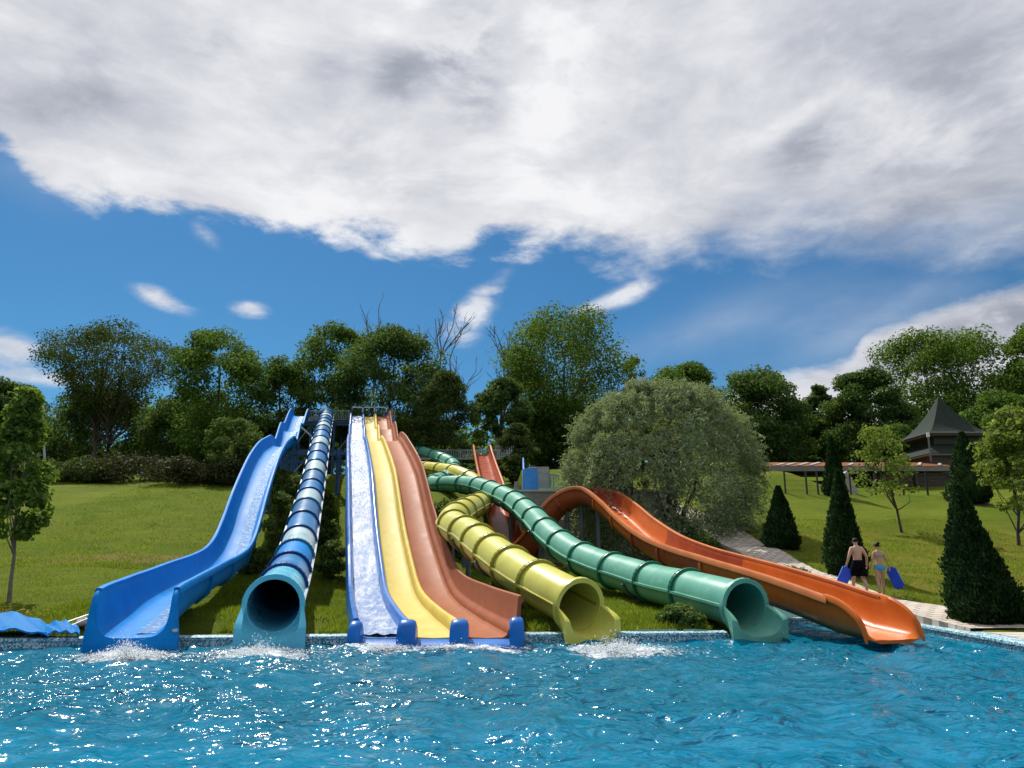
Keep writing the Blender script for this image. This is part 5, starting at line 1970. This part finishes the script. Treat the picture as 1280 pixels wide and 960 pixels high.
# ------------------------------------------------------------------ pavilion and terrace
def pavilion():
    D = 57.0
    apex = W(1173, 496, D)
    L = W(1117, 547, D)
    Rr = W(1229, 547, D)
    cy = D + 2.9
    apex = W(1173, 496, cy)
    cx = apex.x
    g = gz(cx, cy)
    root = thing('pavilion', 'pavilion with a steep two-tier dark green pyramid roof among the trees', 'building', (cx, cy, g))
    hw = (Rr.x - L.x) / 2 / 1.366 * (cy / D)
    ez = W(1173, 547, cy - 0.3).z

    def tier(z0, z1, w0, w1, n, name, ex):
        # concave pyramid roof in courses of shingles
        rf = None
        rows = []
        for i in range(n + 1):
            f = i / n
            w = w0 + (w1 - w0) * (f ** ex)
            z = z0 + (z1 - z0) * f
            rows.append([(cx - w, cy - w, z), (cx + w, cy - w, z), (cx + w, cy + w, z), (cx - w, cy + w, z)])
        return MB().grid(rows, closed=True).build(name, M_ROOFG, root, False)
    rf = tier(ez, apex.z, hw, 0.04, 12, 'upper_roof', 0.62)
    # soffit, and a neck box coloured black as the shade under the upper roof
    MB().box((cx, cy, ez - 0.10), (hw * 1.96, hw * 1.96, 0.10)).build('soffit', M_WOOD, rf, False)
    MB().box((cx, cy, ez - 0.52), (hw * 1.36, hw * 1.36, 0.76)).build('shadow_neck', M_BLACK, root, False)
    lw = hw * 1.06
    lower = tier(ez - 1.55, ez - 0.70, lw * 1.04, hw * 0.70, 5, 'lower_roof', 0.9)
    MB().box((cx, cy, ez - 1.62), (lw * 2.04, lw * 2.04, 0.12)).build('fascia', M_FASCIA, lower, False)
    bz = g - 0.3
    MB().box((cx, cy, (ez - 1.7 + bz) / 2), (lw * 1.8, lw * 1.8, ez - 1.7 - bz)).build('wall', M_WOOD, root, False)
    for i in range(3):
        MB().box((cx - lw * 0.6 + i * lw * 0.6, cy - lw * 0.91, ez - 2.9), (0.9, 0.06, 1.1), bevel=0.01).build('window', M_BLACK, root, False)
    # flue pipe
    fy = -hw * 1.15
    fx = W(1162, 560, cy + fy).x - cx
    MB().tube([(cx + fx, cy + fy, ez - 2.2), (cx + fx, cy + fy, ez - 0.35)], 0.06, 10).build('flue_pipe', M_STEEL, root)
    MB().tube([(cx + fx, cy + fy, ez - 0.35), (cx + fx, cy + fy, ez)], 0.11, 12).build('flue_cap', M_WHITE, root)
    return root


pavilion()


def terrace():
    D = 54.5
    a = W(962, 590, D)
    b = W(1194, 578, D)
    zr = (a.z + b.z) / 2 - 0.05
    x0, x1 = a.x, b.x
    g = gz((x0 + x1) / 2, D + 2)
    root = thing('terrace_roof', 'long low terrace with orange-brown roof boards crossed by slanting white strips', 'building', ((x0 + x1) / 2, D + 2, g))
    # roof boards, each laid separately down the slope
    n = 34
    w = (x1 - x0) / n
    m0 = None
    for i in range(n):
        xx = x0 + w * (i + 0.5)
        if m0 is None:
            mb = MB()
            rows = [[(xx - w * 0.47, D, zr + 0.14), (xx + w * 0.47, D, zr + 0.14)], [(xx - w * 0.47, D + 5, zr + 0.95), (xx + w * 0.47, D + 5, zr + 0.95)]]
            mb.grid(rows + [[(p[0], p[1], p[2] - 0.05) for p in r] for r in reversed(rows)], closed=False)
            m0 = mb.build('roof_board', M_WOODO, root, False)
            px_ = xx
        else:
            o = m0.copy()
            COL.objects.link(o)
            o.location = (xx - px_, 0, 0.012 * (i % 2))
    MB().box(((x0 + x1) / 2, D - 0.05, zr - 0.06), (x1 - x0, 0.08, 0.34)).build('fascia', M_FASCIA, root, False)
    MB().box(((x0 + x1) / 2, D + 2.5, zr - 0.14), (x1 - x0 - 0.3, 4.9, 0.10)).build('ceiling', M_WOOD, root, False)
    for i in range(3, 6):
        xx = x0 + 0.3 + (x1 - x0 - 0.6) * i / 5
        MB().box((xx, D + 0.15, (zr - 0.2 + gz(xx, D)) / 2), (0.16, 0.16, zr - 0.2 - gz(xx, D) + 0.3)).build('post', M_WOOD, root, False)
    # rolled awnings lying down the roof
    for i, xx in enumerate((972, 984, 1000, 1014, 1062, 1084, 1150, 1176)):
        c = W(xx, 585, D)
        mb = MB()
        mb.grid([[(c.x - 0.08 + 2.4 * f, D + 0.2 + 4.2 * f, zr + 0.26 + 0.68 * f), (c.x + 0.16 + 2.4 * f, D + 0.2 + 4.2 * f, zr + 0.26 + 0.68 * f), (c.x + 0.16 + 2.4 * f, D + 0.2 + 4.2 * f, zr + 0.19 + 0.68 * f), (c.x - 0.08 + 2.4 * f, D + 0.2 + 4.2 * f, zr + 0.19 + 0.68 * f)] for f in (0, 0.35 + 0.1 * (i % 3), 0.6 + 0.1 * (i % 4))], closed=True, caps=True)
        mb.build('roof_strip', M_FASCIA_P, root, False)
    # dark room below the right half
    xm = x0 + (x1 - x0) * 0.55
    zf = gz((xm + x1) / 2, D)
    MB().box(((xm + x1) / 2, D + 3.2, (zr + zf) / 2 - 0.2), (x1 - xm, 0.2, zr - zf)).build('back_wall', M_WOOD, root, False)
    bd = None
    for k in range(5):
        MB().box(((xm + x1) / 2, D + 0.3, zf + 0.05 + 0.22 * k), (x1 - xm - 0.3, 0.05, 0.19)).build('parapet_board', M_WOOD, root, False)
    return root


terrace()
# wire fence with black posts in front of the terrace
WF = thing('wire_fence', 'black wire fence with thin posts on the lawn below the terrace', 'fence', hit(1010, 618))
fpos = [hit(982, 617), hit(1009, 618), hit(1023, 618.5), hit(1064, 619), hit(1095, 619), hit(1130, 619), hit(1160, 619), hit(1190, 619)]
for p in fpos:
    MB().bar(p - Vector((0, 0, 0.2)), p + Vector((0, 0, 1.45)), 0.09).build('fence_post', M_BLACK, WF, False)
for p, q in zip(fpos, fpos[1:]):
    mb = MB()
    for z in (0.25, 0.55, 0.85, 1.15, 1.4):
        mb.bar(p + Vector((0, 0, z)), q + Vector((0, 0, z)), 0.012)
    mb.build('wire', M_BLACK, WF, False)
# pale arched sheet leaning behind the thuja
pa = hit(1066, 617)
arch = MB()
rows = []
for i in range(9):
    f = i / 8
    rows.append([(pa.x - 0.35 + 0.62 * f ** 1.6, pa.y - 0.25, pa.z + 1.45 * (1 - f ** 2.0)), (pa.x - 0.35 + 0.62 * f ** 1.6 + 0.02, pa.y + 0.35, pa.z + 1.45 * (1 - f ** 2.0))])
rows2 = [[(x - 0.16 - 0.02 * i, y, z - 0.16) for x, y, z in r] for i, r in enumerate(rows)]
arch.grid([r + list(reversed(s)) for r, s in zip(rows, rows2)], closed=True, caps=True)
tag(arch.build('arched_cover', M_FASCIA_P, None, True, 50), 'pale curved cover standing on the lawn behind the thin thuja', 'cover')

# ------------------------------------------------------------------ lamp pole and marker post at the left
lp = hit(58, 602)
lt = W(53, 506, lp.y)
lamp = thing('lamp_pole', 'thin leaning lamp pole with a pale head behind the young maple', 'lamp pole', lp)
MB().tube([lp - Vector((0, 0, 0.2)), Vector((lt.x, lp.y, lt.z - 0.3))], [0.10, 0.07], 10).build('pole', M_RAILG, lamp)
MB().tube([Vector((lt.x, lp.y, lt.z - 0.3)), Vector((lt.x, lp.y, lt.z + 0.05))], [0.13, 0.15], 12).build('lamp_head', M_WHITE, lamp)
mp = hit(108, 588)
tag(MB().bar(mp - Vector((0, 0, 0.2)), mp + Vector((0, 0, 1.25)), 0.09).tube([mp + Vector((0, 0, 1.25)), mp + Vector((0, 0, 1.33))], 0.07, 8).build('marker_post', M_WHITE, None, False), 'short white marker post at the top edge of the lawn', 'post')

# ------------------------------------------------------------------ tarpaulins, poles and bag beside the blue slide
def sheet(pts_px, D0, D1, z, seed, lift=0.12, name='tarp', label='', th=0.035):
    x0, x1 = pts_px
    rnd = np.random.default_rng(seed)
    nx, ny = 18, 8
    top, bot = [], []
    for j in range(ny):
        rt, rb = [], []
        for i in range(nx):
            D = D0 + (D1 - D0) * j / (ny - 1)
            u = (x0 + (x1 - x0) * i / (nx - 1) - 640) / FPX
            x = u * D / 1.045
            bump_ = lift * (math.sin(i / (nx - 1) * math.pi) ** 0.7) * (0.4 + 0.6 * j / (ny - 1)) + 0.018 * rnd.random() + 0.03 * math.sin(i * 1.3 + j)
            zz = max(gz(x, D), 0.2) + z + max(0, bump_)
            rt.append((x, D, zz + th))
            rb.append((x, D, zz))
        top.append(rt)
        bot.append(rb)
    mb = MB().grid(top).grid(list(reversed(bot)))
    edge = [top[0][i] for i in range(nx)] + [top[j][-1] for j in range(1, ny)] + [top[-1][i] for i in range(nx - 2, -1, -1)] + [top[j][0] for j in range(ny - 2, 0, -1)]
    edge_b = [bot[0][i] for i in range(nx)] + [bot[j][-1] for j in range(1, ny)] + [bot[-1][i] for i in range(nx - 2, -1, -1)] + [bot[j][0] for j in range(ny - 2, 0, -1)]
    mb.grid([edge, edge_b], closed=True)
    return tag(mb.build(name, M_TARP, None, True, 50), label, 'tarpaulin', 'blue tarpaulins beside the pool edge')


sheet((-60, 62), 17.05, 18.5, 0.02, 1, 0.34, label='blue tarpaulin raised to a peak at the edge of the pool')
sheet((52, 100), 17.2, 18.3, 0.02, 2, 0.20, label='smaller flat blue tarpaulin close to the mouth of the blue slide')


def pole(a, b, r, label, mat):
    return tag(MB().tube([a, a.lerp(b, 0.5) - Vector((0, 0, 0.01)), b], r, 8).build('pole', mat, None), label, 'pole', 'poles lying by the pool edge')


pole(W(28, 796, 17.6), W(112, 768, 18.8), 0.019, 'longer white pole lying over the raised blue tarpaulin', M_WHITE)
pole(W(62, 792, 17.6), W(113, 772, 18.8), 0.019, 'shorter white pole lying across the smaller blue tarpaulin', M_WHITE)
pole(W(-20, 799, 17.3), W(72, 798, 17.35), 0.035, 'dark brown pole lying along the pool edge in front of the tarpaulins', M_WOOD)
pole(W(50, 795, 17.4), W(98, 799, 17.35), 0.022, 'thin dark stick lying at a slant on the pool edge', M_BARK)


def lump(label, c, s, mat, seed, name):
    bm = bmesh.new()
    bmesh.ops.create_icosphere(bm, subdivisions=3, radius=1)
    rnd = random.Random(seed)
    ph = [rnd.random() * 6 for _ in range(6)]
    for v in bm.verts:
        n = v.co.copy()
        k = 1 + 0.12 * math.sin(n.x * 3 + ph[0]) + 0.10 * math.sin(n.y * 4 + ph[1]) + 0.10 * math.sin(n.z * 3.5 + ph[2])
        v.co = Vector((n.x * s[0] * k, n.y * s[1] * k, max(-0.6, n.z) * s[2] * k))
    me = bpy.data.meshes.new(name)
    bm.to_mesh(me)
    bm.free()
    o = link_mesh(name, me, mat)
    o.location = c
    return tag(o, label, name.replace('_', ' '))


M_BAG = pbr('pale_sack', (0.40, 0.37, 0.33), 0.8, (0.32, 0.29, 0.26), scale=6, bump=0.3, bscale=10)
lump('small pale sack lying beside the mouth of the blue slide', hit(102, 784) + Vector((0, 0, 0.10)), (0.17, 0.15, 0.13), M_BAG, 4, 'sack')

# ------------------------------------------------------------------ splashes
def splash(label, c, rx, ry, n, seed, hmax=0.35, skew=0.0):
    """white water thrown up where a flume meets the pool"""
    rng = np.random.default_rng(seed)
    tet = np.array([[1, 1, 1], [1, -1, -1], [-1, 1, -1], [-1, -1, 1]]) / 1.7
    octa = np.array([[1, 0, 0], [-1, 0, 0], [0, 1, 0], [0, -1, 0], [0, 0, 1], [0, 0, -1]], float)
    of = np.array([[0, 2, 4], [2, 1, 4], [1, 3, 4], [3, 0, 4], [2, 0, 5], [1, 2, 5], [3, 1, 5], [0, 3, 5]])
    a = rng.random(n) * 6.283
    r = np.abs(rng.normal(0, 0.5, n))
    x = c[0] + rx * r * np.cos(a) + skew * r
    y = c[1] + ry * r * np.sin(a)
    z = np.abs(rng.normal(0, 1, n)) * hmax * np.exp(-(r / 0.55) ** 2) * (rng.random(n) ** 1.2) + 0.03
    s = 0.005 + 0.012 * rng.random(n) ** 2.2
    flat = np.where(z < 0.05, 0.45, 1.0)
    wide = np.where(z < 0.05, 2.6, 0.9)
    V = octa[None] * s[:, None, None]
    V = V * np.stack([wide, wide, flat], 1)[:, None, :]
    V = V * (0.7 + 0.6 * rng.random((n, 6, 1)))
    V = V + np.stack([x, y, z], 1)[:, None, :]
    F = (np.arange(n)[:, None, None] * 6 + of[None]).reshape(-1, 3)
    me = bpy.data.meshes.new('splash')
    fill_quads(me, V.reshape(-1, 3), F)
    o = link_mesh('splash', me, M_FOAM, None, True, 180)
    tag(o, label, 'splash', kind='stuff')


splash('white splash below the mouth of the blue slide', (-7.5, 15.75), 0.95, 0.7, 4200, 1, 0.20)
splash('white splash below the banded tube slide', (-5.0, 15.95), 1.3, 1.0, 3600, 2, 0.16)
splash('white splash at the foot of the white lane', (-2.75, 16.9), 1.1, 0.7, 2000, 3, 0.09)
splash('foam along the end blocks of the three-lane slide', (-1.2, 17.0), 1.7, 0.45, 1300, 4, 0.06)
splash('white splash below the yellow tube', (2.15, 16.6), 1.5, 1.0, 4200, 5, 0.18)

# ------------------------------------------------------------------ people
def skin(name, J, E, mat, parent, sub=2, root_i=0):
    """one continuous surface grown over a jointed skeleton"""
    bm = bmesh.new()
    lay = bm.verts.layers.skin.verify()
    vs = []
    for i, (co, r) in enumerate(J):
        v = bm.verts.new(co)
        rr = r if hasattr(r, '__len__') else (r, r)
        v[lay].radius = rr
        v[lay].use_root = (i == root_i)
        vs.append(v)
    for a, b in E:
        bm.edges.new((vs[a], vs[b]))
    me = bpy.data.meshes.new(name + '_frame')
    bm.to_mesh(me)
    bm.free()
    o = bpy.data.objects.new(name, me)
    COL.objects.link(o)
    md = o.modifiers.new('skin', 'SKIN')
    md.use_smooth_shade = True
    s = o.modifiers.new('sub', 'SUBSURF')
    s.levels = s.render_levels = sub
    dg = bpy.context.evaluated_depsgraph_get()
    new = bpy.data.meshes.new_from_object(o.evaluated_get(dg))
    o.modifiers.clear()
    o.data = new
    new.materials.clear()
    new.materials.append(mat)
    new.polygons.foreach_set('use_smooth', np.ones(len(new.polygons), dtype=bool))
    bpy.data.meshes.remove(me)
    o.parent = parent
    return o


def person(label, loc, H, rot, male, skin_mat, arm_l, arm_r, stride):
    root = thing('person', label, 'person', loc)
    k = H / 1.78
    sw = 0.185 if male else 0.155        # half shoulder width
    hw = 0.095 if male else 0.10
    th = 1.0 if male else 0.88
    fl, fr_ = stride, -stride
    J = [((0, 0, 0.95), (0.145 * th, 0.115 * th) if male else (0.150, 0.115)),          # 0 pelvis
         ((0, -0.01, 1.10), (0.138 * th, 0.098 * th)),                                     # 1 waist
         ((0, 0.0, 1.25), (0.155 * th, 0.108 * th)),                                       # 2 ribs
         ((0, 0.01, 1.39), (0.150 * th, 0.098 * th)),                                      # 3 chest
         ((0, 0.02, 1.50), 0.060 * th),                                                    # 4 neck
         ((0, 0.035, 1.565), 0.060 * th),                                                  # 5 neck top
         ((0, 0.055, 1.645), (0.078, 0.092)),                                              # 6 head
         ((0, 0.060, 1.725), (0.062, 0.075)),                                              # 7 crown
         ((-sw, 0.005, 1.425), 0.066 * th), (arm_l[0], 0.046 * th), (arm_l[1], 0.032 * th),  # 8 9 10
         ((sw, 0.005, 1.425), 0.066 * th), (arm_r[0], 0.046 * th), (arm_r[1], 0.032 * th),   # 11 12 13
         ((-hw, 0.0, 0.86), 0.098), ((-hw - 0.02, fl * 0.55 + 0.03, 0.49), 0.064), ((-hw - 0.02, fl * 0.9, 0.30), 0.060), ((-hw - 0.02, fl, 0.09), 0.040), ((-hw - 0.03, fl + 0.07, 0.035), (0.040, 0.032)), ((-hw - 0.04, fl + 0.17, 0.022), (0.038, 0.020)),  # 14-19
         ((hw, 0.0, 0.86), 0.098), ((hw + 0.02, fr_ * 0.45 + 0.05, 0.49), 0.064), ((hw + 0.02, fr_ * 0.9, 0.30), 0.060), ((hw + 0.02, fr_, 0.09), 0.040), ((hw + 0.03, fr_ + 0.07, 0.035), (0.040, 0.032)), ((hw + 0.04, fr_ + 0.17, 0.022), (0.038, 0.020))]  # 20-25
    E = [(0, 1), (1, 2), (2, 3), (3, 4), (4, 5), (5, 6), (6, 7), (3, 8), (8, 9), (9, 10), (3, 11), (11, 12), (12, 13),
         (0, 14), (14, 15), (15, 16), (16, 17), (17, 18), (18, 19), (0, 20), (20, 21), (21, 22), (22, 23), (23, 24), (24, 25)]

    def hand(wi, sgn):
        w = Vector(J[wi][0])
        el_ = Vector(J[wi - 1][0])
        d = (w - el_).normalized()
        side = Vector((0, 1, 0)) - d * d.y
        side.normalize()
        palm = w + d * 0.075
        J.append((tuple(palm), (0.034, 0.018)))
        pi = len(J) - 1
        E.append((wi, pi))
        for q, (off, ln) in enumerate(((-0.026, 0.060), (-0.009, 0.075), (0.009, 0.070), (0.026, 0.055))):
            a = palm + d * 0.035 + side * off
            b = a + d * ln * 0.6 + Vector((-sgn * 0.012, 0, 0))
            c = b + d * ln * 0.4 + Vector((-sgn * 0.03, 0, 0))
            n0 = len(J)
            J.extend([(tuple(a), 0.010), (tuple(b), 0.0085), (tuple(c), 0.0075)])
            E.extend([(pi, n0), (n0, n0 + 1), (n0 + 1, n0 + 2)])
        a = w + d * 0.035 + side * 0.036
        b = a + d * 0.035 + side * 0.02 + Vector((-sgn * 0.015, 0, 0))
        n0 = len(J)
        J.extend([(tuple(a), 0.012), (tuple(b), 0.009)])
        E.extend([(wi, n0), (n0, n0 + 1)])
        return palm
    pl = hand(10, -1)
    pr = hand(13, 1)
    body = skin('body', [((c[0] * k, c[1] * k, c[2] * k), (tuple(x * k for x in r) if hasattr(r, '__len__') else r * k)) for c, r in J], E, skin_mat, root)
    # face and ears (they walk away from us, but the head has them)
    fm = MB()
    fm.box((0, 0.155 * k, 1.655 * k), (0.028 * k, 0.04 * k, 0.045 * k), bevel=0.01)
    for s in (-1, 1):
        fm.box((s * 0.083 * k, 0.05 * k, 1.65 * k), (0.02 * k, 0.035 * k, 0.06 * k), bevel=0.006)
    o = bpy.data.meshes.new('ears_and_nose')
    o.from_pydata(fm.v, [], fm.f)
    link_mesh('ears_and_nose', o, skin_mat, root)
    em = MB()
    for s in (-1, 1):
        em.box((s * 0.032 * k, 0.143 * k, 1.675 * k), (0.022 * k, 0.012 * k, 0.010 * k))
    em.box((0, 0.147 * k, 1.605 * k), (0.045 * k, 0.008 * k, 0.009 * k))
    o = bpy.data.meshes.new('eyes_and_mouth')
    o.from_pydata(em.v, [], em.f)
    link_mesh('eyes_and_mouth', o, M_HAIR, root)
    # hair cap
    bm = bmesh.new()
    bmesh.ops.create_icosphere(bm, subdivisions=4, radius=1)
    dele = [v for v in bm.verts if (v.co.z < -0.35 or (v.co.y > 0.35 and v.co.z < 0.42))]
    bmesh.ops.delete(bm, geom=dele, context='VERTS')
    for v in bm.verts:
        n_ = 1 + 0.03 * math.sin(v.co.x * 21) * math.sin(v.co.y * 17) + 0.02 * math.sin(v.co.z * 30)
        v.co = Vector((v.co.x * 0.092 * n_ * k, (v.co.y * 0.108 * n_ + 0.052) * k, (v.co.z * 0.105 * n_ + 1.668) * k))
    if not male:
        bm2 = bmesh.ops.create_icosphere(bm, subdivisions=3, radius=0.052 * k, matrix=Matrix.Translation((0, -0.065 * k, 1.755 * k)))
    me = bpy.data.meshes.new('hair')
    bm.to_mesh(me)
    bm.free()
    link_mesh('hair', me, M_HAIR, root)
    root.rotation_euler = (0, 0, rot)
    return root, k, pl * k, pr * k


def garment(root, name, mat, rings, thick=0.008, k=1.0):
    """cloth tube: rings of (z, cx, cy, rx, ry), open at both ends, with folds"""
    n = 28
    rows = []
    for (z, cx, cy, rx, ry) in rings:
        row = []
        for j in range(n):
            a = 2 * math.pi * j / n
            f = 1 + 0.03 * math.sin(5 * a + z * 9) + 0.015 * math.sin(11 * a)
            row.append(Vector(((cx + rx * f * math.cos(a)) * k, (cy + ry * f * math.sin(a)) * k, z * k)))
        rows.append(row)
    inner = [[Vector((q.x * 0.97, q.y * 0.97, q.z)) for q in r] for r in reversed(rows)]
    mb = MB().grid(rows + inner + [rows[0]], closed=True)
    me = bpy.data.meshes.new(name)
    me.from_pydata(mb.v, [], mb.f)
    return link_mesh(name, me, mat, root)


man_at = hit(1076, 744)
man_at.z += 0.05
man, km, mpl, mpr = person('bare-backed man in loose black shorts walking away up the path', man_at, 1.76, R(6), True, M_SKIN,
                           ((-0.30, -0.02, 1.17), (-0.34, 0.07, 0.93)), ((0.31, -0.03, 1.17), (0.35, 0.06, 0.94)), 0.20)
st_ = 0.20
garment(man, 'shorts', M_SHORTS, [(1.06, 0, 0.0, 0.165, 0.125), (0.98, 0, 0, 0.19, 0.15), (0.90, 0, 0.005, 0.205, 0.165), (0.80, 0, 0.01, 0.215, 0.175)], k=km)
for s, fy in ((-1, st_), (1, -st_)):
    garment(man, 'shorts_leg', M_SHORTS, [(0.86, s * 0.098, 0.01, 0.122, 0.15), (0.74, s * 0.11, fy * 0.22 + 0.01, 0.125, 0.14), (0.62, s * 0.122, fy * 0.40 + 0.02, 0.125, 0.130), (0.55, s * 0.128, fy * 0.5 + 0.02, 0.128, 0.128)], k=km)
wom_at = hit(1103, 746)
wom_at.z += 0.05
wom, kw_, wpl, wpr = person('woman with dark tied-up hair in a turquoise bikini walking beside the man', wom_at, 1.62, R(4), False, M_SKIN2,
                            ((-0.235, 0.01, 1.17), (-0.25, 0.10, 0.95)), ((0.27, -0.02, 1.18), (0.36, 0.03, 0.96)), -0.09)
garment(wom, 'bikini_bottom', M_BIKINI, [(1.00, 0, 0.0, 0.168, 0.132), (0.95, 0, 0, 0.186, 0.148), (0.90, 0, -0.004, 0.19, 0.155), (0.855, 0, -0.01, 0.150, 0.150), (0.82, 0, -0.01, 0.07, 0.13)], k=kw_)
garment(wom, 'bikini_strap', M_BIKINI, [(1.325, 0, 0.005, 0.152, 0.112), (1.315, 0, 0.005, 0.153, 0.113), (1.30, 0, 0.005, 0.152, 0.112)], k=kw_)


def foam_mat_board(label, c, w, h, tilt, yaw):
    bm = bmesh.new()
    bmesh.ops.create_cube(bm, size=1)
    for v in bm.verts:
        v.co = Vector((v.co.x * w, v.co.y * 0.045, v.co.z * h))
    bmesh.ops.bevel(bm, geom=[e for e in bm.edges if abs((e.verts[0].co - e.verts[1].co).normalized().y) > 0.9], offset=0.06, segments=4, affect='EDGES')
    bmesh.ops.bevel(bm, geom=bm.edges[:], offset=0.008, segments=2, affect='EDGES', clamp_overlap=True)
    bmesh.ops.transform(bm, matrix=Matrix.Rotation(yaw, 4, 'Z') @ Matrix.Rotation(tilt, 4, 'Y'), verts=bm.verts)
    me = bpy.data.meshes.new('swim_mat')
    bm.to_mesh(me)
    bm.free()
    o = link_mesh('swim_mat', me, M_MAT, None, True, 30)
    o.location = c
    return tag(o, label, 'swim mat', 'blue foam mats carried by the two walkers')


hm = man.matrix_basis.to_3x3() @ mpl + man_at
foam_mat_board('blue foam swim mat hanging diagonally from the hand of the man', hm + Vector((-0.13, -0.08, -0.33)), 0.40, 0.66, R(33), R(18))
hw_ = wom.matrix_basis.to_3x3() @ wpr + wom_at
foam_mat_board('blue foam swim mat held slanting by the woman', hw_ + Vector((0.13, -0.04, -0.30)), 0.34, 0.70, R(-24), R(-52))

# a few yellow wild flowers in the near left lawn
fl = MB()
rnd = random.Random(9)
for i in range(70):
    p = hit(20 + rnd.gauss(0, 22), 770 + rnd.gauss(0, 5))
    fl.tube([p, p + Vector((rnd.gauss(0, 0.02), 0, 0.12))], 0.006, 4)
    fl.box(p + Vector((0, 0, 0.13)), (0.035, 0.035, 0.02))
tag(fl.build('wild_flowers', pbr('yellow_petals', (0.55, 0.42, 0.03), 0.6), None, False), kind='stuff')

bpy.context.view_layer.update()
